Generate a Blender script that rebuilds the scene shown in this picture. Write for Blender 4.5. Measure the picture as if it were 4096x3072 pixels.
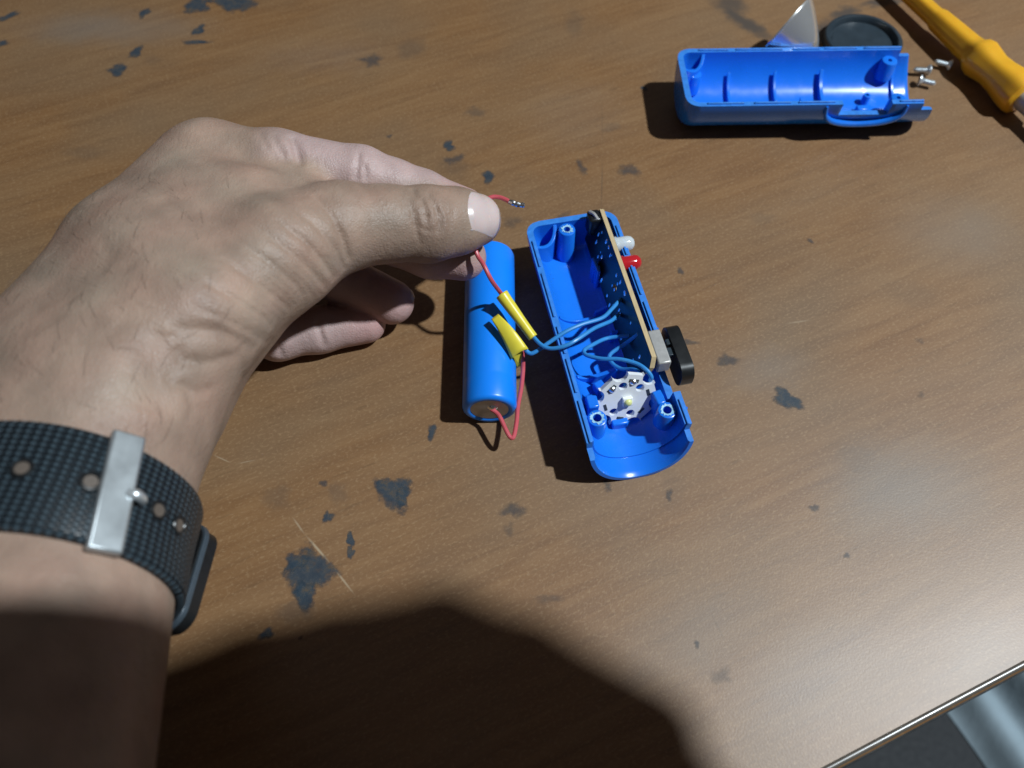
import bpy, bmesh, math, random
import numpy as np
from mathutils import Vector, Matrix
random.seed(7); rng = np.random.default_rng(7)
for o in list(bpy.data.objects): bpy.data.objects.remove(o)
scene = bpy.context.scene; COL = scene.collection
R = math.radians
K = 0.001                                   # everything below is measured in millimetres

# ------------------------------------------------------------------ camera, air, lamp, exposure
cam_d = bpy.data.cameras.new('camera'); cam = bpy.data.objects.new('camera', cam_d); COL.objects.link(cam)
cam.location = (0, -0.134, 0.2321); cam.rotation_euler = (R(30), 0, 0)
cam_d.sensor_width = 36; cam_d.lens = 27; cam_d.clip_start = 0.01; cam_d.clip_end = 20
cam_d.dof.use_dof = True; cam_d.dof.focus_distance = 0.250; cam_d.dof.aperture_fstop = 10
scene.camera = cam
world = bpy.data.worlds.new('World'); scene.world = world; world.use_nodes = True
bg = world.node_tree.nodes['Background']; bg.inputs[0].default_value = (0.72, 0.69, 0.70, 1); bg.inputs[1].default_value = 0.085
LAMP = (1050, -60, 1550)
ld = bpy.data.lights.new('ceiling_bulb', 'POINT'); ld.energy = 180; ld.color = (0.85, 0.945, 1.0); ld.shadow_soft_size = 0.03
lamp = bpy.data.objects.new('ceiling_bulb', ld); COL.objects.link(lamp); lamp.location = [c * K for c in LAMP]
scene.view_settings.view_transform = 'Standard'; scene.view_settings.look = 'None'
scene.view_settings.exposure = 0.0; scene.view_settings.gamma = 1.0
scene.render.engine = 'CYCLES'; scene.cycles.use_denoising = True; scene.cycles.max_bounces = 8

# ------------------------------------------------------------------ materials
def material(name, color=(.5, .5, .5), rough=.5, metal=0., spec=.5, **kw):
    m = bpy.data.materials.new(name); m.use_nodes = True
    b = m.node_tree.nodes['Principled BSDF']
    b.inputs['Base Color'].default_value = (*color, 1); b.inputs['Roughness'].default_value = rough
    b.inputs['Metallic'].default_value = metal; b.inputs['Specular IOR Level'].default_value = spec
    for k, v in kw.items(): b.inputs[k.replace('_', ' ')].default_value = v
    return m
def nodes(m): return m.node_tree.nodes, m.node_tree.links, m.node_tree.nodes['Principled BSDF']
def nd(nt, kind, **kw):
    n = nt.new(kind)
    for k, v in kw.items():
        if k in n.inputs.keys(): n.inputs[k].default_value = v
        else: setattr(n, k, v)
    return n
def grain(m, scale=400, amount=.25, bump=.0, rscale=200, ramount=.12, dist=.0002, stretch=(1, 1, 1)):
    """mottled colour, uneven gloss and fine relief on a plain material"""
    nt, lk, b = nodes(m)
    tc = nd(nt, 'ShaderNodeTexCoord'); mp = nd(nt, 'ShaderNodeMapping'); mp.inputs['Scale'].default_value = stretch
    lk.new(tc.outputs['Object'], mp.inputs['Vector'])
    n = nd(nt, 'ShaderNodeTexNoise', Scale=scale, Detail=4.0); lk.new(mp.outputs[0], n.inputs['Vector'])
    c = b.inputs['Base Color'].default_value[:]
    mx = nd(nt, 'ShaderNodeMix', data_type='RGBA'); lk.new(n.outputs['Fac'], mx.inputs['Factor'])
    mx.inputs['A'].default_value = (*[v * (1 - amount) for v in c[:3]], 1); mx.inputs['B'].default_value = (*[min(1, v * (1 + amount)) for v in c[:3]], 1)
    lk.new(mx.outputs['Result'], b.inputs['Base Color'])
    n2 = nd(nt, 'ShaderNodeTexNoise', Scale=rscale, Detail=3.0); lk.new(mp.outputs[0], n2.inputs['Vector'])
    r0 = b.inputs['Roughness'].default_value
    mr = nd(nt, 'ShaderNodeMapRange'); mr.inputs['To Min'].default_value = max(.02, r0 - ramount); mr.inputs['To Max'].default_value = min(1, r0 + ramount)
    lk.new(n2.outputs['Fac'], mr.inputs['Value']); lk.new(mr.outputs[0], b.inputs['Roughness'])
    if bump:
        bp = nd(nt, 'ShaderNodeBump', Strength=bump, Distance=dist); lk.new(n.outputs['Fac'], bp.inputs['Height']); lk.new(bp.outputs[0], b.inputs['Normal'])
    return m
M = {}
M['case'] = grain(material('blue_case_plastic', (.010, .172, .74), .26, Subsurface_Weight=.0), 90, .10, .05, 260, .10)
M['case_scuffed'] = grain(material('scuffed_blue_plastic', (.035, .21, .66), .42), 500, .35, .2, 300, .15)
M['case_white'] = grain(material('stressed_pale_blue_plastic', (.30, .55, .78), .45), 900, .4, .3)
M['sleeve'] = grain(material('blue_battery_sleeve', (.006, .215, .86), .33), 60, .08, .03, 150, .08)
M['steel_dull'] = grain(material('dull_nickel', (.42, .41, .40), .40, .3), 700, .2, .1)
M['steel'] = grain(material('bright_zinc', (.74, .78, .80), .32, .75), 900, .15, .1)
M['solder'] = grain(material('solder', (.72, .74, .76), .25, 1.), 900, .25, .3)
M['chrome'] = grain(material('aluminised_plastic', (.97, .99, .98), .20, .85), 60, .05, .05, 90, .05)
M['red_wire'] = grain(material('red_wire_insulation', (.54, .085, .105), .38), 300, .15)
M['blue_wire'] = grain(material('light_blue_wire_insulation', (.035, .25, .62), .36), 300, .15)
M['tape'] = grain(material('yellow_vinyl_tape', (.74, .62, .055), .30), 200, .12, .1)
M['board'] = grain(material('black_solder_mask', (.008, .014, .022), .32), 350, .6, .25)
M['board_edge'] = grain(material('tan_phenolic_edge', (.48, .36, .20), .7), 800, .3, .3, stretch=(3, .4, 1))
M['black'] = grain(material('black_plastic', (.010, .011, .012), .34), 400, .3, .08)
M['bezel'] = grain(material('charcoal_plastic', (.022, .034, .045), .38), 300, .3, .08)
M['star'] = grain(material('white_aluminium_board', (.78, .80, .82), .38), 300, .10, .05)
M['pad'] = grain(material('dark_solder_pad', (.09, .11, .12), .4, .6), 900, .5, .2)
M['led_clear'] = material('clear_epoxy', (.80, .86, .88), .10, Transmission_Weight=.35, IOR=1.5)
M['led_red'] = material('red_epoxy', (.62, .02, .03), .10, Transmission_Weight=.25, IOR=1.5)
M['led_white'] = material('white_led_package', (.86, .88, .86), .35)
M['led_yellow'] = material('yellow_phosphor', (.72, .74, .30), .25)
M['driver'] = grain(material('amber_plastic', (.74, .37, .022), .32, Subsurface_Weight=.15, Subsurface_Scale=.004), 120, .12)
M['trim'] = grain(material('glossy_edge_trim', (.10, .085, .07), .30, spec=.95), 200, .3)
M['phone'] = grain(material('phone_glass', (.02, .02, .025), .2), 100, .1)
M['cloth'] = grain(material('pale_blue_cloth', (.30, .38, .43), .85), 30, .25, .3, dist=.004)
M['floor'] = grain(material('dark_floor', (.012, .015, .019), .7), 8, .4)
M['glass'] = material('lens_glass', (.9, .95, .97), .04, Transmission_Weight=.9, IOR=1.49)
M['case_metal'] = grain(material('watch_frame_grey', (.060, .080, .100), .35, .2), 400, .2)
M['buckle'] = grain(material('brushed_steel', (.50, .54, .56), .40, .8), 300, .10)
# ------------------------------------------------------------------ mesh helpers
def obj(name, verts, faces, mat, parent=None, smooth=True, bevel=0, flat_angle=35, kind=None, second=None):
    base = Vector((0, 0, 0)); p = parent
    while p is not None: base += Vector(p.location); p = p.parent
    v = np.asarray(verts, float) * K - np.array(base)
    me = bpy.data.meshes.new(name); me.from_pydata(v.tolist(), [], [list(map(int, f)) for f in faces]); me.update()
    if second: me.polygons.foreach_set('material_index', [1 if i in second[1] else 0 for i in range(len(me.polygons))])
    bm = bmesh.new(); bm.from_mesh(me); bmesh.ops.remove_doubles(bm, verts=bm.verts, dist=2e-6); bmesh.ops.recalc_face_normals(bm, faces=bm.faces); bm.to_mesh(me); bm.free()
    if smooth:
        me.shade_smooth()
        try: me.set_sharp_from_angle(angle=R(flat_angle))
        except Exception: pass
    o = bpy.data.objects.new(name, me); COL.objects.link(o); me.materials.append(M[mat] if isinstance(mat, str) else mat)
    if second: me.materials.append(M[second[0]])
    if parent is not None: o.parent = parent
    if bevel:
        b = o.modifiers.new('bevel', 'BEVEL'); b.width = bevel * K; b.segments = 2; b.limit_method = 'ANGLE'; b.angle_limit = R(40); b.harden_normals = False
    if kind: o['kind'] = kind
    return o
def thing(name, label, cat, loc, group=None):
    o = bpy.data.objects.new(name, None); COL.objects.link(o); o.empty_display_size = .005
    o.location = [c * K for c in loc]; o['label'] = label; o['category'] = cat
    if group: o['group'] = group
    return o
def tag(o, label, cat, group=None):
    o['label'] = label; o['category'] = cat
    if group: o['group'] = group
    return o
def frame(n, ref=(0, 0, 1)):
    n = np.array(n, float); n /= np.linalg.norm(n)
    r = np.array(ref, float)
    if abs(n @ r) > .95: r = np.array((1., 0, 0))
    x = np.cross(r, n); x /= np.linalg.norm(x); return x, np.cross(n, x), n
def merge(*parts):
    V, Fc = [], []
    for v, f in parts:
        n = len(V); V += [tuple(p) for p in v]; Fc += [[i + n for i in q] for q in f]
    return V, Fc
def lathe(prof, origin, axis, seg=48, ref=(0, 0, 1), cap=True):
    """prof: (distance along axis, radius) pairs"""
    x, y, n = frame(axis, ref); o = np.array(origin, float); V, Fc = [], []
    for d, r in prof:
        for i in range(seg):
            a = 2 * math.pi * i / seg; V.append(o + n * d + (x * math.cos(a) + y * math.sin(a)) * r)
    for j in range(len(prof) - 1):
        for i in range(seg):
            k = (i + 1) % seg; Fc.append([j * seg + i, j * seg + k, (j + 1) * seg + k, (j + 1) * seg + i])
    if cap:
        if prof[0][1] > 1e-6: Fc.append([i for i in range(seg)][::-1])
        if prof[-1][1] > 1e-6: Fc.append([(len(prof) - 1) * seg + i for i in range(seg)])
    return V, Fc
def spline(pts, n=8):
    P = [np.array(p, float) for p in pts]; P = [2 * P[0] - P[1]] + P + [2 * P[-1] - P[-2]]; out = []
    for i in range(1, len(P) - 2):
        for t in np.linspace(0, 1, n, endpoint=False):
            a, b, c, d = P[i - 1:i + 3]
            out.append(.5 * ((2 * b) + (c - a) * t + (2 * a - 5 * b + 4 * c - d) * t * t + (3 * b - a - 3 * c + d) * t ** 3))
    out.append(P[-2]); return out
def tube(pts, r, seg=12, smooth=8):
    P = spline(pts, smooth) if smooth else [np.array(p, float) for p in pts]
    rs = r if hasattr(r, '__len__') else None
    V, Fc = [], []; t = P[1] - P[0]; x, y, _ = frame(t)
    for i, p in enumerate(P):
        t = P[min(i + 1, len(P) - 1)] - P[max(i - 1, 0)]; t = t / np.linalg.norm(t)
        x = x - t * (x @ t); x /= np.linalg.norm(x); y = np.cross(t, x)
        rr = np.interp(i / (len(P) - 1), np.linspace(0, 1, len(rs)), rs) if rs is not None else r
        for k in range(seg):
            a = 2 * math.pi * k / seg; V.append(p + (x * math.cos(a) + y * math.sin(a)) * rr)
    for j in range(len(P) - 1):
        for i in range(seg):
            k = (i + 1) % seg; Fc.append([j * seg + i, j * seg + k, (j + 1) * seg + k, (j + 1) * seg + i])
    Fc.append(list(range(seg))[::-1]); Fc.append([(len(P) - 1) * seg + i for i in range(seg)])
    return V, Fc
def box(c, ax, size):
    """c centre, ax three axes, size three lengths"""
    c = np.array(c, float); A = [np.array(a, float) / np.linalg.norm(a) for a in ax]; V = []
    for i in (-.5, .5):
        for j in (-.5, .5):
            for k in (-.5, .5): V.append(c + A[0] * i * size[0] + A[1] * j * size[1] + A[2] * k * size[2])
    return V, [[0, 1, 3, 2], [4, 6, 7, 5], [0, 4, 5, 1], [2, 3, 7, 6], [0, 2, 6, 4], [1, 5, 7, 3]]
def plate(outline, holes, c, ax, thick, name='plate'):
    """flat plate with through holes; outline and holes are 2-D in the axes ax[0], ax[1]"""
    cu = bpy.data.curves.new(name, 'CURVE'); cu.dimensions = '2D'; cu.fill_mode = 'BOTH'; cu.extrude = thick / 2
    for loop in [outline] + holes:
        s = cu.splines.new('POLY'); s.points.add(len(loop) - 1); s.use_cyclic_u = True
        for p, q in zip(s.points, loop): p.co = (q[0], q[1], 0, 1)
    o = bpy.data.objects.new(name, cu); COL.objects.link(o)
    dg = bpy.context.evaluated_depsgraph_get(); me = bpy.data.meshes.new_from_object(o.evaluated_get(dg))
    A = [np.array(a, float) / np.linalg.norm(a) for a in ax]; c = np.array(c, float)
    V = [c + A[0] * v.co.x + A[1] * v.co.y + A[2] * v.co.z for v in me.vertices]; Fc = [list(p.vertices) for p in me.polygons]
    bpy.data.objects.remove(o); bpy.data.curves.remove(cu); bpy.data.meshes.remove(me)
    return V, Fc
def copy_tree(o, parent=None):
    c = o.copy(); COL.objects.link(c); c.parent = parent
    for ch in [q for q in bpy.data.objects if q.parent == o]: copy_tree(ch, c)
    return c

# ------------------------------------------------------------------ table, floor, cloth
UPZ = np.array((0, 0, 1.)); EDGE = np.array((60.4, 26.2, 0.)); EDGE /= np.linalg.norm(EDGE); EN = np.array((EDGE[1], -EDGE[0], 0)); GA = math.atan2(EDGE[1], EDGE[0])
def table_material():
    m = material('worn_brown_laminate', (.2, .12, .06), .5, spec=.72, IOR=1.5); nt, lk, b = nodes(m)
    tc = nd(nt, 'ShaderNodeTexCoord')
    gm = nd(nt, 'ShaderNodeMapping'); gm.inputs['Rotation'].default_value = (0, 0, -GA); lk.new(tc.outputs['Object'], gm.inputs['Vector'])
    def stretched(sx, sy, scale, detail=4., rough=.55, dist=0.):
        mp = nd(nt, 'ShaderNodeMapping'); mp.inputs['Scale'].default_value = (sx, sy, 1); lk.new(gm.outputs[0], mp.inputs['Vector'])
        n = nd(nt, 'ShaderNodeTexNoise', Scale=scale, Detail=detail, Roughness=rough, Distortion=dist); lk.new(mp.outputs[0], n.inputs['Vector']); return n
    def mix(fac, a, b2, mode='MIX'):
        x = nd(nt, 'ShaderNodeMix', data_type='RGBA', blend_type=mode)
        for s, v in (('Factor', fac), ('A', a), ('B', b2)):
            if hasattr(v, 'is_linked') or hasattr(v, 'links'): lk.new(v, x.inputs[s])
            elif s == 'Factor': x.inputs[s].default_value = v
            else: x.inputs[s].default_value = (*v, 1)
        return x.outputs['Result']
    def ramp(src, stops):
        r = nd(nt, 'ShaderNodeValToRGB'); el = r.color_ramp.elements
        while len(el) < len(stops): el.new(.5)
        for e, (p, c) in zip(el, stops): e.position = p; e.color = (c, c, c, 1) if not hasattr(c, '__len__') else (*c, 1)
        lk.new(src, r.inputs[0]); return r.outputs[0]
    streak = stretched(.10, 1, 260, 6., .62, .6); broad = stretched(.35, 1, 22, 4., .5, .4); fine = stretched(.6, 1, 1250, 3., .6)
    col = ramp(streak.outputs['Fac'], [(.25, (.156, .072, .026)), (.5, (.202, .099, .037)), (.75, (.246, .130, .053))])
    col = mix(ramp(broad.outputs['Fac'], [(.38, 0.), (.72, .5)]), col, (.215, .132, .068))
    blot = stretched(1, 1, 14, 3., .5); col = mix(ramp(blot.outputs['Fac'], [(.45, 0.), (.75, .5)]), col, (.145, .100, .062))
    pore = ramp(stretched(.12, 1, 700, 2., .6).outputs['Fac'], [(.60, 0.), (.72, .35)]); col = mix(pore, col, (.11, .058, .024))
    fl = ramp(fine.outputs['Fac'], [(.52, 0.), (.70, .5)]); col = mix(fl, col, (.34, .215, .112))
    # soft patches with irregular outlines: stains, painted shadow bands, grey haze
    wob = nd(nt, 'ShaderNodeTexNoise', Scale=150., Detail=5., Roughness=.68); lk.new(tc.outputs['Object'], wob.inputs['Vector'])
    sub = nd(nt, 'ShaderNodeVectorMath', operation='SUBTRACT'); lk.new(wob.outputs['Color'], sub.inputs[0]); sub.inputs[1].default_value = (.5, .5, .5)
    scl = nd(nt, 'ShaderNodeVectorMath', operation='SCALE'); lk.new(sub.outputs[0], scl.inputs[0]); scl.inputs['Scale'].default_value = .011
    add = nd(nt, 'ShaderNodeVectorMath', operation='ADD'); lk.new(tc.outputs['Object'], add.inputs[0]); lk.new(scl.outputs[0], add.inputs[1])
    def spots(lst, vec, soft):
        tot = None
        for (x, y, rx, ry, rot, st) in lst:
            mp = nd(nt, 'ShaderNodeMapping', vector_type='TEXTURE'); mp.inputs['Location'].default_value = (x * K, y * K, 0)
            mp.inputs['Rotation'].default_value = (0, 0, R(rot)); mp.inputs['Scale'].default_value = (rx * K, ry * K, 1); lk.new(vec, mp.inputs['Vector'])
            ln = nd(nt, 'ShaderNodeVectorMath', operation='LENGTH'); lk.new(mp.outputs[0], ln.inputs[0])
            mr = nd(nt, 'ShaderNodeMapRange', interpolation_type='SMOOTHSTEP'); lk.new(ln.outputs['Value'], mr.inputs['Value'])
            mr.inputs['From Min'].default_value = 1.0; mr.inputs['From Max'].default_value = 1 - soft; mr.inputs['To Min'].default_value = 0; mr.inputs['To Max'].default_value = st
            if tot is None: tot = mr.outputs[0]
            else:
                mx = nd(nt, 'ShaderNodeMath', operation='MAXIMUM'); lk.new(tot, mx.inputs[0]); lk.new(mr.outputs[0], mx.inputs[1]); tot = mx.outputs[0]
        return tot
    stains_and_shadows = spots([(110.9, 201.3, 7.1, 27.8, 38, 1), (107.1, 213.9, 10.8, 9.6, 0, 0.9), (146.8, 191.9, 5.7, 17.0, -25, 1), (161.1, 207.3, 12.3, 5.6, 28, 1), (182.1, 215.7, 17.0, 4.0, 10, 1), (-46.7, 180.7, 9.7, 10.3, 0, 0.4), (-16.5, 138.3, 6.1, 4.1, 0, 0.5), (29.7, 199.5, 6.2, 13.9, 0, 0.3), (-75.4, -41.4, 6.0, 5.6, 0, 0.3), (-56.0, -41.4, 4.5, 5.6, 0, 0.3), (-64.3, -78.2, 8.3, 4.3, 10, 0.35), (51.6, -38.2, 6.0, 11.3, 0, 0.15), (42.8, 128.2, 7.2, 3.5, 0, 0.3), (100.4, 76.6, 7.4, 4.6, 0, 0.2), (-181.1, 112.8, 11.7, 6.1, 0, 0.25), (-24.3, 104.7, 8.7, 7.2, 0, 0.25), (113.8, -28.4, 9.2, 5.7, 20, 0.2), (-165.7, 172.5, 6.4, 5.3, 0, 0.2), (151.2, 37.8, 13.8, 8.6, 0, 0.15)], add.outputs[0], .75)  # dark bands beside reflector and lens ring are painted shadows; the rest are stains
    col = mix(stains_and_shadows, col, (.075, .055, .042))
    haze = spots([(126.6, -38.2, 39.0, 24.4, 10, 0.55), (53.4, -86.2, 35.2, 18.6, 15, 0.5), (29.1, 135.4, 30.4, 30.4, 0, 0.35), (-188.9, 196.0, 72.8, 19.3, 0, 0.4), (172.2, 69.4, 40.1, 27.4, 0, 0.4), (85.6, -95.2, 39.9, 19.9, 10, 0.5), (-87.1, 175.7, 42.9, 18.8, 0, 0.3), (88.8, 5.6, 22.9, 14.3, 10, 0.3)], add.outputs[0], .95)
    hz2 = nd(nt, 'ShaderNodeMath', operation='MULTIPLY'); lk.new(haze, hz2.inputs[0]); lk.new(ramp(blot.outputs['Fac'], [(.35, .35), (.65, 1.)]), hz2.inputs[1])
    col = mix(hz2.outputs[0], col, (.190, .170, .150))
    lines = spots([(-67.3, -51.6, 4.7, 0.50, -50.7, 0.5), (-60.2, -59.3, 7.7, 0.60, -45.9, 0.75), (-51.3, -68.9, 7.3, 0.50, -48.5, 0.6), (-95.7, -28.6, 4.6, 0.40, -24.7, 0.45), (-87.5, -29.6, 4.1, 0.40, 12.8, 0.35), (104.9, 26.3, 6.2, 0.60, 9.5, 0.3)], tc.outputs['Object'], .9)
    col = mix(lines, col, (.42, .33, .22))
    seam = spots([(36.9, 94.7, 18.1, 0.40, -94.5, 0.6), (39.2, 131.7, 21.7, 0.35, -92.8, 0.3), (60.7, -82.5, 6.0, 0.50, -70.8, 0.25)], tc.outputs['Object'], .9); col = mix(seam, col, (.08, .05, .03))
    lk.new(col, b.inputs['Base Color'])
    # uneven gloss, fine hammered relief
    rr = nd(nt, 'ShaderNodeMapRange'); lk.new(broad.outputs['Fac'], rr.inputs['Value']); rr.inputs['To Min'].default_value = .42; rr.inputs['To Max'].default_value = .54
    lk.new(rr.outputs[0], b.inputs['Roughness'])
    tex = nd(nt, 'ShaderNodeTexNoise', Scale=1500., Detail=2., Roughness=.5); lk.new(gm.outputs[0], tex.inputs['Vector'])
    bp = nd(nt, 'ShaderNodeBump', Strength=.24, Distance=.00012); lk.new(tex.outputs['Fac'], bp.inputs['Height'])
    lk.new(bp.outputs[0], b.inputs['Normal'])
    return m
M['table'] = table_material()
tab = thing('table', 'worn brown wood-grain laminate table top with blue-grey chipped spots', 'table', (0, 0, 0))
E0 = np.array((87.00, -120.07, 0.00)) + EN * 1.0; prof = []
for a in np.linspace(90, 0, 9): prof.append((-2.2 + 2.2 * math.cos(R(a)), -2.2 + 2.2 * math.sin(R(a))))
prof = [(-620, 0.), (-40, 0.)] + prof + [(0, -22.), (-620, -22.)]
V, Fc = [], []
for sgn in (-620, 620):
    for d, z in prof: p = E0 + EDGE * sgn + EN * d; V.append((p[0], p[1], z))
n = len(prof)
for i in range(n): Fc.append([i, (i + 1) % n, n + (i + 1) % n, n + i])
Fc += [list(range(n))[::-1], list(range(n, 2 * n))]
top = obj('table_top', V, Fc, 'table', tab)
bead = [(-1.6 + 1.0 * math.cos(a), -.65 + 1.0 * math.sin(a)) for a in np.linspace(-.9, 3.0, 15)]
V, Fc = [], []
for sgn in (-619.5, 619.5):
    for d, z in bead: p = E0 + EDGE * sgn + EN * d; V.append((p[0], p[1], z))
n = len(bead)
for i in range(n): Fc.append([i, (i + 1) % n, n + (i + 1) % n, n + i])
Fc += [list(range(n))[::-1], list(range(n, 2 * n))]
obj('edge_trim', V, Fc, 'trim', tab)
band = [(-.2, -3.2), (.45, -3.4), (.6, -4), (.6, -21), (.4, -21.6), (-.2, -21.7)]
V, Fc = [], []
for sgn in (-619, 619):
    for d, z in band: p = E0 + EDGE * sgn + EN * d; V.append((p[0], p[1], z))
n = len(band)
for i in range(n): Fc.append([i, (i + 1) % n, n + (i + 1) % n, n + i])
Fc += [list(range(n))[::-1], list(range(n, 2 * n))]
obj('edge_band', V, Fc, 'black', tab)
fl = obj('floor', [(-2500, -2500, -720), (2500, -2500, -720), (2500, 2500, -720), (-2500, 2500, -720)], [[0, 1, 2, 3]], 'floor'); fl['kind'] = 'structure'
# worn-through spots: ragged flakes of the blue-grey core showing in the print
def spot_material(name, alpha):
    m = material(name, (.03, .05, .07), .42); nt, lk, b = nodes(m); tc = nd(nt, 'ShaderNodeTexCoord')
    n = nd(nt, 'ShaderNodeTexNoise', Scale=260., Detail=6., Roughness=.72); lk.new(tc.outputs['Object'], n.inputs['Vector'])
    r = nd(nt, 'ShaderNodeValToRGB'); el = r.color_ramp.elements; el.new(.5); el.new(.6)
    for e, (p, c) in zip(el, [(.38, (.026, .048, .072)), (.50, (.044, .064, .084)), (.60, (.085, .078, .070)), (.70, (.14, .095, .058))]): e.position = p; e.color = (*c, 1)
    lk.new(n.outputs['Fac'], r.inputs[0]); lk.new(r.outputs[0], b.inputs['Base Color'])
    at = nd(nt, 'ShaderNodeAttribute', attribute_name='cover')
    n3 = nd(nt, 'ShaderNodeTexNoise', Scale=170., Detail=7., Roughness=.66); lk.new(tc.outputs['Object'], n3.inputs['Vector'])
    m1 = nd(nt, 'ShaderNodeMath', operation='MULTIPLY_ADD'); lk.new(n3.outputs['Fac'], m1.inputs[0]); m1.inputs[1].default_value = 1.5; lk.new(at.outputs['Fac'], m1.inputs[2])
    mr = nd(nt, 'ShaderNodeMapRange', interpolation_type='SMOOTHSTEP'); lk.new(m1.outputs[0], mr.inputs['Value']); mr.inputs['From Min'].default_value = 1.08; mr.inputs['From Max'].default_value = 1.36 + .6 * (1 - alpha); mr.inputs['To Min'].default_value = 0; mr.inputs['To Max'].default_value = alpha
    lk.new(mr.outputs[0], b.inputs['Alpha'])
    bp = nd(nt, 'ShaderNodeBump', Strength=.4, Distance=.0002); lk.new(n.outputs['Fac'], bp.inputs['Height']); lk.new(bp.outputs[0], b.inputs['Normal'])
    return m
SPOT = {k: spot_material('worn_spot_%s' % n, k) for k, n in ((.76, 'bare'), (.44, 'thin'), (.24, 'faint'))}
for ci, (x, y, rx, ry, rot, st) in enumerate([(-38.2, -40.6, 6.9, 6.3, 0, 0.95), (-35.1, -42.2, 3.0, 3.7, 0, 1), (-62.4, -66.3, 7.1, 9.2, 0, 0.95), (-62.2, -73.3, 3.9, 4.5, 0, 1), (-66.5, -62.7, 3.7, 3.9, 0, 1), (-50.5, -56.0, 1.4, 2.5, 0, 1), (-50.0, -60.5, 1.4, 2.3, 0, 0.85), (-58.4, -48.9, 1.9, 2.6, 0, 0.95), (-61.0, -37.4, 1.4, 1.5, 0, 0.7), (-27.0, -18.5, 2.0, 3.3, 0, 0.9), (0.3, -46.1, 4.1, 3.7, 0, 0.55), (-0.9, -53.0, 1.9, 3.6, 0, 0.3), (94.8, -6.5, 4.6, 5.2, 30, 0.85), (76.7, 9.8, 3.9, 3.3, 0, 0.7), (30.9, -38.2, 2.0, 2.4, 0, 0.5), (50.5, -41.4, 1.5, 2.2, 0, 0.5), (96.3, -45.8, 1.8, 1.7, 0, 0.7), (-26.8, 116.9, 3.1, 3.2, 0, 0.8), (-24.5, 108.7, 5.1, 3.2, 0, 0.5), (-9.8, 98.6, 3.3, 3.6, 0, 0.8), (29.3, 103.4, 2.5, 4.8, 30, 0.55), (48.9, 102.6, 4.6, 4.8, 0, 0.5), (-65.3, 172.5, 6.8, 4.8, 0, 0.6), (-180.1, 166.0, 5.5, 4.0, 0, 0.95), (-174.6, 178.4, 3.2, 4.8, 0, 0.95), (-149.1, 185.1, 5.7, 2.4, 0, 1), (-148.8, 194.3, 3.3, 3.9, 0, 0.95), (-136.0, 214.6, 11.8, 7.4, 0, 0.95), (-153.8, 213.1, 8.6, 5.6, 0, 0.8), (-177.9, 207.3, 3.1, 3.6, 0, 0.9), (-242.9, 204.8, 6.7, 2.8, 40, 0.9), (-239.4, 184.1, 3.9, 2.7, 0, 0.95), (-52.8, 122.5, 1.4, 1.5, 0, 0.7), (64.3, 49.8, 1.4, 2.2, 0, 0.7), (59.0, 153.4, 1.7, 1.8, 0, 0.9), (116.6, 64.7, 1.3, 1.6, 0, 0.6), (20.1, 76.6, 5.5, 2.8, 20, 0.4), (-0.2, 74.2, 4.6, 4.1, 0, 0.35), (103.6, -61.2, 1.0, 1.3, 0, 0.6), (53.9, -87.5, 1.2, 1.2, 0, 0.6), (-72.2, -84.9, 3.5, 1.5, 20, 0.9), (-61.9, -85.9, 0.9, 1.0, 0, 0.6), (64.0, 17.2, 3.7, 1.7, 0, 0.5), (146.8, 18.2, 2.0, 1.9, 0, 0.4), (10.3, -74.7, 6.3, 1.7, 0, 0.25), (60.1, -96.4, 3.3, 3.0, 0, 0.3), (33.4, 35.7, 1.0, 1.3, 0, 0.5), (141.5, -4.7, 1.6, 1.6, 0, 0.4)]):
    NV = 40; ph = rng.uniform(0, 6.28, 5); V = []; CV = []; ca, sa = math.cos(R(rot)), math.sin(R(rot))
    rings = (.0, .3, .6, .85, 1.1, 1.4); cov = (.95, .85, .68, .48, .24, -.1)
    for ring, cv_ in zip(rings, cov):
        for i in range(NV if ring else 1):
            a = 6.2832 * i / NV; q = ring * (1 + sum(A * math.sin(f * a + p) for A, f, p in zip([.18, .14, .08, .05, .04], [2, 3, 4, 5, 7], ph)))
            px, py = rx * q * math.cos(a), ry * q * math.sin(a); V.append((x + px * ca - py * sa, y + px * sa + py * ca, .02 + .004 * ci)); CV.append(cv_)
    Fc = [[0, 1 + i, 1 + (i + 1) % NV] for i in range(NV)]
    for k in range(len(rings) - 2): Fc += [[1 + k * NV + i, 1 + (k + 1) * NV + i, 1 + (k + 1) * NV + (i + 1) % NV, 1 + k * NV + (i + 1) % NV] for i in range(NV)]
    o_ = obj('worn_spot', V, Fc, SPOT[.76 if st > .78 else .44 if st > .48 else .24], tab)
    if len(o_.data.vertices) == len(CV): o_.data.attributes.new('cover', 'FLOAT', 'POINT').data.foreach_set('value', CV)
# pale blue garment hanging in folds below the table edge
def drape(x0, x1, y0, y1, z, amp, waves, nx=60, ny=40, seed=0):
    V, Fc = [], []; r = np.random.default_rng(seed); ph = r.uniform(0, 6, 6)
    for j in range(ny + 1):
        for i in range(nx + 1):
            a, c = i / nx, j / ny
            x = x0 + (x1 - x0) * a + 26 * math.sin(2.2 * c + ph[0]) * (1 - c) ; y = y0 + (y1 - y0) * c
            zz = z - 60 * (a - .6) ** 2 * 2 + amp * math.sin(waves * a * 6.28 + ph[1] + 1.3 * c) + amp * .5 * math.sin(waves * 2.3 * a * 6.28 + ph[2] - 2 * c) - 90 * c
            V.append((x, y, zz))
    for j in range(ny):
        for i in range(nx):
            k = j * (nx + 1) + i; Fc.append([k, k + 1, k + nx + 2, k + nx + 1])
    return V, Fc
V, Fc = drape(294, 377, -158, 5, -260, 8, 1.3, seed=3)
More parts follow.
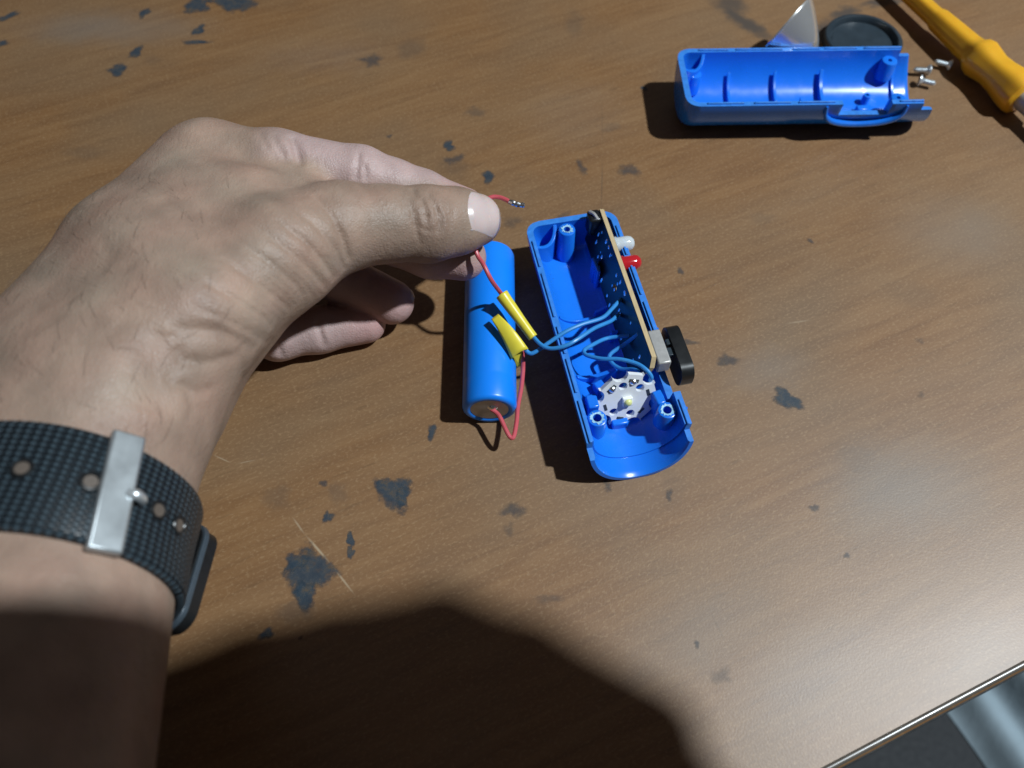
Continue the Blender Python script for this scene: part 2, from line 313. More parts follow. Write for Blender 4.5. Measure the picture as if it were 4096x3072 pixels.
cl = obj('cloth', V, Fc, 'cloth'); tag(cl, 'pale blue cloth spread in soft folds below the table edge', 'cloth')
sm = cl.modifiers.new('thickness', 'SOLIDIFY'); sm.thickness = .0015

# ------------------------------------------------------------------ torch case halves
CL, CA, CH, CT, CN0 = 98.4, 17.0, 18.0, 2.3, 2.2
def floor_z(w): return CH - CH * max(0, 1 - min(1, abs(w) / CA) ** CN0) ** (1 / CN0)
def cn(s): return CN0 - .15 * min(1, max(0, (s - 80) / 14))
def rake(s, z): return s - 5.0 * (max(z, 0) / 18.0) ** 1.5 * min(1, max(0, (s - 88) / 12.5)) ** 1.5
def case_outer(s, phi, t=0.0, seat=0.0):
    """outer (t=0) or inner (t=wall) point of the half shell at length s and angle phi"""
    a = CA - t + seat; r = 5.5 - t; s_ = s - t
    if s_ < r: a = a - r + math.sqrt(max(0, r * r - (r - s_) ** 2))
    rb = 4.5 - t; z0 = t - seat
    if s_ < rb: z0 += rb - math.sqrt(max(0, rb * rb - (rb - s_) ** 2))
    c, q = math.cos(phi), max(math.sin(phi), 0); CN = cn(s)
    return -a * math.copysign(abs(c) ** (2 / CN), c), CH - (CH - z0) * q ** (2 / CN), z0
def phi_at(zr, z0, s):
    return math.asin(min(1, max(0, (CH - zr) / (CH - z0))) ** (cn(s) / 2))
def rim(s, side):
    z = CH
    if s > CL - 6.5: z = CH - 3.2
    if side > 0:
        if 60 < s < 79: z = CH - 5.5
    return z
def make_case(T, ax, wd, name, label, bosses, ribs, posts, pocket_side=-1, k_=1.0):
    T = np.array(T, float); ax = np.array(ax, float); wd = np.array(wd, float)
    t = thing(name, label, 'torch case', tuple(T + ax * CL / 2), 'halves of the blue torch case')
    CN = CN0
    def G(s, w, z): return T + k_ * (ax * rake(s, z) + wd * w + np.array((0, 0, z)))
    st = sorted(set([round(x, 3) for x in list(np.linspace(0, 6, 13)) + list(np.linspace(8, CL, 42)) + [CT, 59.97, 60.03, 78.97, 79.03, CL - 6.53, CL - 6.47, CL - 7.03, CL - 6.97, CL - 1.2]]))
    NP = 44
    def row(s, tt):
        seat = .55 if (tt > 0 and s > CL - 7) else 0.
        if tt > 0 and s > CL - 1.1: seat = 1.0
        z0 = case_outer(s, .5, tt, seat)[2]
        pl, pr = phi_at(rim(s, -1), z0, s), phi_at(rim(s, 1), z0, s)
        return [G(s, *case_outer(s, p, tt, seat)[:2]) for p in np.linspace(pl, math.pi - pr, NP)]
    V, Fc = [], []
    so = st; si = [s for s in st if s >= CT]
    for s in so: V += row(s, 0)
    B = len(V)
    for s in si: V += row(s, CT)
    for j in range(len(so) - 1):
        for i in range(NP - 1): Fc.append([j * NP + i, j * NP + i + 1, (j + 1) * NP + i + 1, (j + 1) * NP + i])
    for j in range(len(si) - 1):
        for i in range(NP - 1): Fc.append([B + j * NP + i, B + (j + 1) * NP + i, B + (j + 1) * NP + i + 1, B + j * NP + i + 1])
    off = len(so) - len(si); r0 = len(Fc)
    for j in range(len(si) - 1):                                   # rims
        for e in (0, NP - 1):
            Fc.append([(j + off) * NP + e, (j + off + 1) * NP + e, B + (j + 1) * NP + e, B + j * NP + e])
    for j in range(off): Fc.append([j * NP, (j + 1) * NP, (j + 1) * NP + NP - 1, j * NP + NP - 1])     # top of the tail wall
    rimf = set(range(r0, len(Fc)))
    Fc.append([i for i in range(NP)])                               # tail end, outside
    Fc.append([off * NP, off * NP + NP - 1, B + NP - 1, B])         # inner end of the tail wall top
    Fc.append([B + i for i in range(NP)][::-1])
    jl, il = (len(so) - 1) * NP, B + (len(si) - 1) * NP
    for i in range(NP - 1): Fc.append([jl + i, jl + i + 1, il + i + 1, il + i])
    shell = obj('shell', V, Fc, 'case', t, flat_angle=40, second=('case_scuffed', rimf))
    # scuffed tongue along the rim, in lengths
    for side in (-1, 1):
        for s0, s1 in ([(9, 21), (24, 43), (47, 58), (60, 73), (76, 92)] if side < 0 else [(8, 22), (26, 40), (43, 57), (82, 92)]):
            P = []
            for s in np.linspace(s0, s1, 6): P.append(s)
            vv, ff = [], []
            for s in P:
                w0 = side * (CA - 1.25); zt = CH - .3
                for dw, dz in ((-.42, 0), (-.36, .95), (.36, .95), (.42, 0)): vv.append(G(s, w0 + dw, zt + dz))
            for j in range(len(P) - 1):
                for i in range(3): ff.append([j * 4 + i, j * 4 + i + 1, j * 4 + 5 + i, j * 4 + 4 + i])
            ff += [[0, 1, 2, 3], [len(vv) - 4 + i for i in range(4)][::-1]]
            obj('rim_tongue', vv, ff, 'case_scuffed', t, bevel=.12)
    # lanyard pocket: a curved wall cutting off one tail corner
    sd = pocket_side; P = []
    for a in np.linspace(0, 90, 12):
        P.append((CT * .6 + 10.5 * math.sin(R(a)) * .98, sd * (CA - 1.2) - sd * 10.5 * math.cos(R(a))))
    vv, ff = [], []
    for k, (s, w) in enumerate(P):
        dn = np.array((s - 1.2, w - sd * (CA - 1.2))); dn = dn / np.linalg.norm(dn)
        lift = CH - .15 - 3.2 * math.sin(math.pi * k / (len(P) - 1))
        zb = min(floor_z(min(abs(w), CA - 1.6)) + 1.2, lift - .5)
        for (d, z) in ((0, zb), (0, lift), (1.4, lift), (1.4, zb)): vv.append(G(s + dn[0] * (d - 1.4), w + dn[1] * (d - 1.4), z))
    for k in range(len(P) - 1):
        for i in range(4): ff.append([k * 4 + i, k * 4 + (i + 1) % 4, k * 4 + 4 + (i + 1) % 4, k * 4 + 4 + i])
    obj('lanyard_pocket', vv, ff, 'case', t, bevel=.3)
    for (s, w, z, r, rh, chipped) in bosses:
        b = obj('screw_boss', *lathe([(max(1.0, floor_z(abs(w) + r * .9) + .5), r * 1.12), (z - .6, r), (z - .1, r * .93), (z, r * .85), (z, rh), (z - 6, rh * .9), (z - 6, 0)], G(s, w, 0), (0, 0, k_), 32), 'case', t)
        if chipped:
            vv, ff = [], []
            for i in range(40):
                a = 6.283 * i / 40; ro = rh + .35 + .75 * abs(rng.normal()) * .6; ro = min(ro, r * .82)
                vv.append(G(s + math.cos(a) * rh * .97, w + math.sin(a) * rh * .97, z + .05)); vv.append(G(s + math.cos(a) * ro, w + math.sin(a) * ro, z + .12 + .12 * rng.random())); vv.append(G(s + math.cos(a) * ro, w + math.sin(a) * ro, z - .1))
            for i in range(40):
                k = (i + 1) % 40; ff += [[3 * i, 3 * k, 3 * k + 1, 3 * i + 1], [3 * i + 1, 3 * k + 1, 3 * k + 2, 3 * i + 2]]
            obj('chipped_rim', vv, ff, 'case_white', b, smooth=False)
    for (s, w0, w1, za, zb, th) in ribs:                             # cross ribs following the floor
        vv, ff = [], []; ws = np.linspace(w0, w1, 9)
        for w in ws:
            fl_ = CH - (CH - CT) * max(0, 1 - (abs(w) / (CA - CT)) ** CN) ** (1 / CN) - .4
            u_ = (w - w0) / (w1 - w0); zt = fl_ + .4 + za + (zb - za) * u_
            for ds, z in ((-th / 2, fl_), (-th / 2, zt), (th / 2, zt), (th / 2, fl_)): vv.append(G(s + ds, w, z))
        for k in range(len(ws) - 1):
            for i in range(4): ff.append([k * 4 + i, k * 4 + (i + 1) % 4, k * 4 + 4 + (i + 1) % 4, k * 4 + 4 + i])
        ff += [[0, 1, 2, 3], [len(vv) - 4 + i for i in range(4)]]
        obj('rib', vv, ff, 'case', t, bevel=.25)
    for (s, w, sx, sy, z0, z1, rot) in posts:
        a = R(rot); A = [ax * math.cos(a) + wd * math.sin(a), -ax * math.sin(a) + wd * math.cos(a), np.array((0, 0, 1.))]
        z0 = max(z0, floor_z(abs(w) + sy / 2) + .6)
        obj('support_post', *box(G(s, w, (z0 + z1) / 2), A, (sx, sy, z1 - z0)), 'case', t, bevel=.5)
    # raised surround of the switch slot, on the outside of one wall
    P = []
    for a in np.linspace(0, 180, 17):
        s = 69.5 - 15.5 * math.cos(R(a)); z = CH - .8 - 9.5 * math.sin(R(a)) ** .7
        wv = (CA) * max(0, 1 - ((CH - z) / CH) ** CN) ** (1 / CN); P.append(G(s, wv + .2 + 1.3 * math.sin(R(a)) ** .6, z))
    obj('switch_surround', *tube(P, [.5, 1.2, 1.3, 1.3, 1.3, 1.2, .5], 10, 3), 'case', t)
    return t
case_near = make_case((21.1, 61.0, 0), (.204, -.979, 0), (.979, .204, 0), 'torch_case_half', 'open blue plastic torch case half holding the circuit board and star-shaped LED plate',
    [(5.6, -2.2, 17.6, 3.1, 1.25, True), (82.0, -11.0, 15.8, 3.1, 1.45, True), (83.8, 11.6, 15.8, 3.1, 1.45, True)],
    [(37, -12, 1, .8, 2.6, 1.2), (34.5, 2, 13, 2, 6, 1.2), (47, 4, 13.5, 6, 4, 1.2), (62, -12, 2, .9, 7.5, 1.4), (20, 4.5, 13, 8, 6, 1.2), (55, 9, 14, 3, 5, 1.2)],
    [(75.0, -10.6, 5.0, 3.6, 2.5, 14.5, 0), (78.0, 11.0, 5.2, 3.2, 2.5, 14.5, 8), (79.4, -1.6, 3.2, 5.6, 1.6, 5.6, 0), (66.5, -5.2, 3.6, 3.4, 1.6, 8.5, 20), (20, 5.5, 7, 1.4, 1.8, 13, 4)], -1)
case_far = make_case((70.6, 136.6, 0), (.9998, .02, 0), (.02, -.9998, 0), 'torch_case_half', 'empty blue plastic torch case half lying open beside the three screws',
    [(7.4, -8.8, 13.5, 3.2, .9, False), (86.5, -11.6, 16.5, 3.3, .9, False), (87.5, 5.0, 11.5, 3.1, .9, False), (78.5, -2.0, 7.0, 1.6, .7, False)],
    [(22.5, -12, -1, 2.4, 2.2, 1.3), (41.5, -12, -1, 2.8, 2.4, 1.3), (60.5, -12, 0, 3.2, 2.8, 1.6), (90.6, -13.5, 3, 1.6, 1.3, 1.2)],  # last rib is added for its dark side, standing in for a groove
    [(54, -4, 3.6, 3.6, 1.6, 3.2, 0), (76.0, 3.2, 5, 3, 1.8, 5.0, 0), (59, 14.2, 1.6, 1.4, 6, 14, 0)], -1, 1.06)
# ------------------------------------------------------------------ frame of the near case for what sits in it
CT0 = np.array((21.1, 61.0, 0)); CAX = np.array((.204, -.979, 0)); CWD = np.array((.979, .204, 0)); UP = np.array((0, 0, 1.))
def G(s, w, z): return CT0 + CAX * s + CWD * w + UP * z
# ------------------------------------------------------------------ circuit board with switch, indicator LEDs and wires
cb = thing('circuit_board', 'black circuit board with tan edge standing upright in the blue case', 'circuit board', tuple(G(42, 9, 2.5)))
BW, BZ0, BZ1, BS0, BS1 = 11.2, 6.6, 22.2, 2.8, 69.6
BU = UP * math.cos(R(16)) + CWD * math.sin(R(16)); BN = CWD * math.cos(R(16)) - UP * math.sin(R(16)); BO = G(0, BW, BZ1) - BU * BZ1
outl = [(BS0, BZ0), (BS1 - 7, BZ0), (BS1, BZ0 + 9), (BS1, BZ1 - 3.2), (BS1 - 2.2, BZ1), (BS0, BZ1)]
hole = [(33.5 + 1.6 * math.cos(a), 15.0 + 1.3 * math.sin(a)) for a in np.linspace(0, 6.283, 17)[:-1]]
pcb = obj('board', *plate([(a, b) for a, b in outl], [hole], BO, (CAX, BU, BN), 1.7), 'board_edge', cb, smooth=False)
mask_o = [(a + (.12 if a < 20 else -.12), b + (.12 if b < 20 else -.12)) for a, b in outl]
obj('solder_mask', *plate(mask_o, [hole], BO - BN * .93, (CAX, BU, BN), .12), 'board', pcb, smooth=False)
obj('solder_mask', *plate(mask_o, [hole], BO + BN * .93, (CAX, BU, BN), .12), 'board', pcb, smooth=False)
prt = []
for k in range(30):                                               # solder joints: blobs on the mask
    s = rng.uniform(BS0 + 4, BS1 - 6); z = rng.uniform(8, 20.5); r = rng.uniform(.35, .8)
    c_ = BO + CAX * s + BU * z - BN * .99; v_, f_ = lathe([(-.1, r), (.1, r * .95), (r * .35, r * .6), (r * .5, 0)], c_, -BN, 8); el_ = rng.uniform(1, 2.2); prt.append(([c_ + (p_ - c_) + BU * ((p_ - c_) @ BU) * (el_ - 1) for p_ in v_], f_))
obj('solder_joint', *merge(*prt), 'solder', cb, kind='stuff')
j = obj('charging_socket', *box(G(4.9, BW - 3.3, 18.0), (CAX, CWD, UP), (5.5, 4.6, 8.5)), 'black', cb, bevel=.9)
obj('contact', *tube([G(3.4, BW - 4.8, 22.6), G(5.2, BW - 3.6, 22.9), G(6.8, BW - 2.6, 21.8)], .65, 8, 4), 'steel_dull', j)
for s, z, mat, r in ((16.2, 17.2, 'led_clear', 2.75), (25.0, 17.0, 'led_red', 2.75)):
    l = obj('indicator_led', *lathe([(0, r * 1.14), (1.0, r * 1.14), (1.05, r), (5.2, r), (6.4, r * .88), (7.3, r * .55), (7.6, 0)], G(s, BW + 1.4, z), CWD, 28), mat, cb)
    obj('led_die', *lathe([(0, 1.0), (2.2, 1.1), (2.6, .5)], G(s, BW + 1.2, z), CWD, 12), 'steel', l)
sw = obj('switch_body', *box(G(63.2, BW + 3.2, 18.4), (CAX, CWD, UP), (13.2, 4.4, 5.6)), 'steel_dull', cb, bevel=.5)
obj('switch_lever', *box(G(64.2, BW + 6.6, 17.8), (CAX, CWD, UP), (2.6, 3.6, 2.4)), 'black', sw, bevel=.2)
def rrect(L, H, r, n=8):
    o = []
    for cx, cy, a0 in ((L / 2 - r, H / 2 - r, 0), (-L / 2 + r, H / 2 - r, 90), (-L / 2 + r, -H / 2 + r, 180), (L / 2 - r, -H / 2 + r, 270)):
        for a in np.linspace(a0, a0 + 90, n): o.append((cx + r * math.cos(R(a)), cy + r * math.sin(R(a))))
    return o
# thumb button of the slide switch: a stadium-shaped cap
bt = obj('switch_button', *plate(rrect(20.6, 10.4, 4.2), [], G(64.4, 21.3, 15.2), (CAX, UP, CWD), 4.4), 'black', cb, bevel=.8)
obj('button_clip', *box(G(61.2, 18.9, 19.0), (CAX, CWD, UP), (2.2, 2.6, 1.4)), 'bezel', bt, bevel=.2)
obj('button_clip', *box(G(64.8, 18.1, 18.7), (CAX, CWD, UP), (3.0, 3.8, 1.4)), 'bezel', bt, bevel=.2)
WR = .70
wires = [
 ('wire_to_taped_splice', [(38.36, 25.35, 16.60), (34.20, 19.60, 17.50), (30.35, 15.06, 18.50), (23.18, 11.38, 20.00), (17.67, 8.41, 20.00), (12.28, 5.18, 18.50), (7.82, 2.50, 17.00), (5.84, 2.27, 16.50), (4.00, 3.95, 17.00)]),
 ('wire_to_rolled_splice', [(37.46, 21.40, 12.50), (33.79, 15.65, 16.00), (27.43, 9.89, 20.00), (21.34, 4.16, 22.00), (17.35, 1.96, 21.50), (12.74, 1.85, 20.00), (9.46, 3.80, 19.50), (6.62, 7.79, 19.00)]),
 ('wire_to_star', [(42.06, 8.16, 19.00), (38.36, 8.20, 13.00), (33.36, 5.19, 11.00), (33.85, 2.17, 10.50), (36.57, -1.11, 12.00), (39.72, -3.10, 15.00), (41.14, -5.67, 17.50), (40.42, -8.06, 18.00), (38.21, -9.38, 17.00), (36.37, -9.67, 16.00)]),
 ('wire_to_star', [(40.01, 10.93, 14.00), (32.52, 11.11, 12.00), (26.77, 6.34, 15.00), (24.18, 4.32, 15.00), (24.75, 1.86, 16.00), (29.32, -0.83, 18.00), (34.83, -1.94, 19.50), (40.19, -3.84, 20.00), (43.27, -6.29, 20.00), (44.99, -8.01, 18.50), (44.94, -7.93, 16.00)]),
]
for nm, P in wires: obj('blue_wire', *tube(P, WR, 10, 8), 'blue_wire', cb)
obj('wire_end', *lathe([(-.2, 1.1), (.3, 1.0), (.5, .5)], np.array((42.06, 8.16, 19.00)), -CWD + UP * .4, 10), 'case_white', cb)
# rolled splice of yellow tape, the red lead above it and its tinned end held in the fingers
P0, P1 = np.array((-3.40, 20.10, 25.00)), np.array((7.08, 7.13, 18.60))
dv = P1 - P0; L_ = np.linalg.norm(dv); x_, y_, n_ = frame(dv)
vv, ff = [], []; NS, NT = 30, 44
for j in range(NS + 1):
    tt = j / NS
    for i in range(NT):
        a = 2 * math.pi * 1.5 * i / (NT - 1) + .9 * tt * 2.6; rr = 1.45 + .42 * i / (NT - 1) + .16 * math.sin(5 * tt + 1) + (.5 * max(0, tt - .75) * -1.2) + (.45 * max(0, .15 - tt) * 3)
        vv.append(P0 + n_ * L_ * tt + (x_ * math.cos(a) + y_ * math.sin(a)) * rr)
for j in range(NS):
    for i in range(NT - 1): k = j * NT + i; ff.append([k, k + 1, k + NT + 1, k + NT])
rt = obj('rolled_tape', vv, ff, 'tape', cb); s_ = rt.modifiers.new('thickness', 'SOLIDIFY'); s_.thickness = .00016; s_.offset = 1
obj('tape_core', *tube([P0 + n_ * 1.2, P1 - n_ * .6], 1.2, 10, 0), 'tape', rt)
obj('red_wire', *tube([P0 + n_ * 3, P0, (-6.61, 19.73, 33.00), (-9.25, 23.18, 37.00), (-11.26, 25.09, 40.00), (-12.50, 30.67, 42.00), (-11.43, 37.62, 43.00), (-9.13, 43.99, 43.50), (-6.70, 45.56, 44.00), (-4.26, 45.56, 44.00), (-2.13, 44.54, 44.00), (-0.76, 43.52, 44.00)], .74, 10, 8), 'red_wire', cb)
vv = [(-0.91, 43.62, 44.00), (0.30, 43.12, 44.00), (1.21, 42.80, 43.80), (2.27, 42.68, 43.60), (3.34, 42.67, 43.40), (3.95, 43.17, 43.30)]
obj('tinned_end', *tube(vv, [.8, 1.0, .85, .95, .7, .95, .6], 9, 6), 'solder', cb)
# ------------------------------------------------------------------ battery cell with its red lead and flag of tape
BR = 9.0; b0 = np.array((-7.4, -15.2, BR)); b1 = np.array((-8.2, 50.0, BR)); ba = b1 - b0; BLn = np.linalg.norm(ba)
bt_ = thing('battery', 'blue sleeved cylindrical battery cell lying on the table with a red lead', 'battery', (-7.8, 17, 0))
obj('sleeve', *lathe([(.35, 6.2), (.05, 6.5), (-.15, 7.4), (.05, 8.2), (.55, 8.75), (1.3, 9.0), (9.2, 9.0), (9.8, 8.93), (10.4, 9.0), (36, 9.0), (BLn - 1.4, 9.0), (BLn - .5, 8.7), (BLn, 7.6), (BLn + .1, 6.6), (BLn - .3, 6.2)], b0, ba, 72), 'sleeve', bt_)
tc_ = obj('terminal', *lathe([(.1, 0), (.1, 5.6), (.28, 6.4), (.9, 6.6)], b0, ba, 48, cap=False), 'steel_dull', bt_)
sp = b0 + np.array((.6, 0.1, 1.2))
obj('solder_blob', *lathe([(-.2, 1.9), (.2, 1.6), (.7, .9), (.9, 0)], sp + np.array((.4, 0, .3)), -ba, 14), 'solder', tc_)
obj('terminal', *lathe([(0, 6.5), (.6, 6.3), (.7, 3.6), (1.6, 3.4), (1.7, 0)], b1 + ba / BLn * -.2, ba, 40), 'steel_dull', bt_)
obj('red_wire', *tube([sp + np.array((0, -.3, 0)), (-4.84, -16.86, 10.00), (-3.62, -18.90, 10.00), (-1.80, -23.02, 9.50), (-0.45, -25.11, 9.00), (0.60, -24.61, 9.00), (1.51, -19.41, 9.00), (1.99, -13.40, 9.00), (3.10, -6.72, 9.00), (3.75, 0.09, 10.00), (3.59, 3.14, 12.50), (3.26, 4.39, 14.60)], .74, 10, 8), 'red_wire', bt_)
# flag of yellow tape folded round the second splice
c4 = [np.array(p) for p in ((-6.93, 12.38, 21.80), (-4.61, 13.74, 22.80), (5.48, 2.96, 19.40), (-0.15, 0.58, 16.60))]
vv, ff = [], []
for j in range(17):
    for i in range(9):
        a, c = i / 8, j / 16
        p = (c4[0] * (1 - a) + c4[1] * a) * (1 - c) + (c4[3] * (1 - a) + c4[2] * a) * c
        p = p + UP * (1.5 * math.sin(math.pi * c) - 1.4 * (2 * a - 1) ** 2 * c) ; vv.append(p)
for j in range(16):
    for i in range(8): k = j * 9 + i; ff.append([k, k + 1, k + 10, k + 9])
fg = obj('tape_flag', vv, ff, 'tape', bt_); s_ = fg.modifiers.new('thickness', 'SOLIDIFY'); s_.thickness = .0003
q4 = [np.array(p) for p in ((0.31, 1.87, 15.40), (3.39, 3.26, 15.80), (2.98, 1.68, 9.50), (1.73, 1.43, 9.00))]
obj('tape_tail', q4 + [p + np.array((.1, .3, .1)) for p in q4], [[0, 1, 2, 3], [4, 5, 6, 7], [0, 1, 5, 4], [1, 2, 6, 5], [2, 3, 7, 6], [3, 0, 4, 7]], 'tape', fg, smooth=False)
# ------------------------------------------------------------------ star-shaped LED plate
sn = CAX * math.cos(R(24)) + UP * math.sin(R(24)); sx = CWD; sy = np.cross(sn, sx); sc_ = G(75.2, .9, 12.0)
sl = thing('led_plate', 'white star-shaped LED plate with notched rim propped on blue posts', 'LED plate', tuple(G(75.0, .8, 2.2)))
ol = []; SR = 10.5
for k in range(6):
    a0 = 60 * k + 12
    for a in np.linspace(a0 - 14, a0 + 14, 5): ol.append(((SR - .55 * math.cos(R((a - a0) * 4.2))) * math.cos(R(a)), (SR - .55 * math.cos(R((a - a0) * 4.2))) * math.sin(R(a))))
    an = R(a0 + 30); cx, cy = SR * 1.02 * math.cos(an), SR * 1.02 * math.sin(an)
    for b_ in np.linspace(95, 265, 9):
        ol.append((cx + 2.7 * math.cos(an + R(b_)), cy + 2.7 * math.sin(an + R(b_))))
    pass
# order the notch arcs so that the outline keeps turning one way
ol2 = []
for k in range(6):
    blk = ol[k * 14:(k + 1) * 14]; ol2 += blk[:5] + blk[5:][::-1]
hs = []
for k in (0, 1, 3, 4):
    a = R(60 * k + 42); hs.append([(6.0 * math.cos(a) + 1.5 * math.cos(b_), 6.0 * math.sin(a) + 1.5 * math.sin(b_)) for b_ in np.linspace(0, 6.283, 15)[:-1]])
obj('plate', *plate(ol2, hs, sc_, (sx, sy, sn), 1.6), 'star', sl, smooth=False)
ledp = obj('led_package', *box(sc_ + sn * 1.5, (sx, sy, sn), (3.3, 3.3, 1.5)), 'led_white', sl, bevel=.25)
obj('led_dome', *lathe([(0, 1.35), (.5, 1.2), (.9, .75), (1.05, 0)], sc_ + sn * 2.2, sn, 20), 'led_yellow', ledp)
for (a, r, wx, wy) in ((12, 7.4, 2.6, 1.1), (72, 7.6, 3.4, 1.3), (132, 7.6, 3.4, 1.3), (192, 7.4, 2.6, 1.0), (252, 7.4, 2.4, 1.0), (312, 7.4, 2.4, 1.0)):
    ca, sa = math.cos(R(a)), math.sin(R(a)); c = sc_ + sx * r * ca + sy * r * sa + sn * .83
    obj('solder_pad', *box(c, (-sx * sa + sy * ca, sx * ca + sy * sa, sn), (wx, wy, .14)), 'pad', sl, bevel=.05)
for a in (72, 132):
    ca, sa = math.cos(R(a)), math.sin(R(a)); obj('solder_blob', *lathe([(0, 1.3), (.5, 1.1), (1.0, .4), (1.1, 0)], sc_ + sx * 7.2 * ca + sy * 7.2 * sa + sn * .7, sn, 12), 'solder', sl)
# ------------------------------------------------------------------ reflector, lens ring, screws, screwdriver
rc = np.array((118.61, 170.51, 17.50)); ra = np.array((-.74, .56, .36)); ra /= np.linalg.norm(ra)
rf = thing('reflector', 'shiny silver cone reflector leaning behind the empty blue case half', 'reflector', (rc[0], rc[1], 0))
prf = [(0, 17.6), (-.7, 17.6), (-.8, 16.9)]
for u_ in np.linspace(0, 1, 14): prf.append((-.8 - 16.5 * u_, 16.4 * (1 - u_) ** .85 + 4.6 * u_))
inn = [(-17.3, 4.0)]
for u_ in np.linspace(1, 0, 14): inn.append((-.6 - 16.3 * u_, 15.9 * (1 - u_) ** .85 + 4.1 * u_))
inn.append((0, 16.6)); inn.append((0, 17.6))
obj('bowl', *lathe(prf + inn, rc, ra, 64, cap=False), 'chrome', rf)
obj('collar', *lathe([(-17.2, 4.6), (-20.2, 4.6), (-20.2, 3.9), (-17.2, 3.9)], rc, ra, 32, cap=False), 'chrome', rf)
lc = np.array((162.81, 182.38, 0.00)); lc[2] = 0
lr = thing('lens_ring', 'black round lens retaining ring lying flat behind the blue case half', 'lens ring', tuple(lc))
obj('ring', *lathe([(0, 13.2), (0, 17.0), (.6, 17.6), (4.4, 17.6), (4.9, 17.1), (5.0, 15.6), (4.6, 15.2), (2.2, 14.6), (2.0, 13.2), (0, 13.2)], lc, (0, 0, 1), 72, cap=False), 'bezel', lr)
obj('lens', *lathe([(1.0, 0), (1.0, 13.6), (2.3, 13.6), (2.3, 0)], lc, (0, 0, 1), 64), 'bezel', lr)
def make_screw(pos, ang, label):
    p = np.array(pos); d = np.array((math.cos(R(ang)), math.sin(R(ang)), .0)); q_ = 1.0
    t = thing('screw', label, 'screw', (p[0], p[1], 0))
    pr = [(0, .25), (.5, .8)]
    x = .6
    while x < 5.0: pr += [(x, .85), (x + .3, 1.25)]; x += .6
    pr += [(5.2, 1.0), (5.6, 1.0)]
    sh = obj('shank', *lathe([(a * q_, b * q_) for a, b in pr], p - d * 4.1, d, 16), 'steel', t)
    h = obj('head', *lathe([(a * q_, b * q_) for a, b in [(5.3, 1.0), (5.9, 1.5), (6.7, 2.35), (7.1, 2.4), (7.3, 2.1), (7.3, 0)]], p - d * 4.1, d, 24), 'steel', t)
    for k in (0, 1):
        a, b, n2 = frame(d); A = (a, b, n2) if k == 0 else (b, a, n2)
        obj('cross_slot', *box(p - d * 4.1 + d * 7.3 * q_, A, (3.0, .65, .12)), 'black', h)
    return t
make_screw((185.24, 161.94, 2.90), -4, 'small zinc screw lying between the other two, its head away from the case')
make_screw((196.09, 166.39, 2.90), -24, 'small zinc screw lying apart from the case, closest to the yellow screwdriver')
make_screw((184.80, 154.14, 2.90), 158, 'small zinc screw lying with its head towards the blue case half')
d0 = np.array((185.41, 219.93, 8.00)); d1 = np.array((218.94, 136.07, 8.80)); da = (d1 - d0); DL = np.linalg.norm(da)
sd = thing('screwdriver', 'yellow amber plastic handled screwdriver lying beside the screws', 'screwdriver', (d1[0], d1[1], 0))
FR = lambda t: t * DL
pr = [(-70, 2.6), (-69, 3.4), (-40, 3.6), (0, 3.8), (FR(0.33), 4.1), (FR(0.36), 4.9), (FR(0.45), 5.2), (FR(0.60), 5.6), (FR(0.635), 6.0), (FR(0.655), 7.4), (FR(0.69), 8.0), (FR(0.73), 7.4), (FR(0.78), 6.7), (FR(0.84), 7.0), (FR(0.92), 8.2), (FR(0.97), 8.4), (FR(0.99), 7.9), (FR(1.0), 6.6)]
V, Fc = lathe(pr, d0, da, 48)
ax_ = da / DL; V2 = []                                             # six shallow flats along the grip
for p in V:
    q = np.array(p) - d0; h = q @ ax_; rv = q - ax_ * h; r = np.linalg.norm(rv)
    if r > 1e-6:
        xx, yy, _ = frame(ax_); th = math.atan2(rv @ yy, rv @ xx); rv = rv * (1 + (.035 * math.cos(6 * th)))
    V2.append(d0 + ax_ * h + rv)
obj('handle', V2, Fc, 'driver', sd)
fe = obj('ferrule', *lathe([(FR(1.0) - 1, 4.6), (FR(1.0) + 1, 4.8), (FR(1.0) + 8, 4.6), (FR(1.0) + 9, 3.6)], d0, da, 28), 'steel_dull', sd)
obj('blade', *lathe([(FR(1.0) + 8.5, 3.0), (FR(1.0) + 60, 3.0), (FR(1.0) + 68, 2.2)], d0, da, 20), 'black', sd)

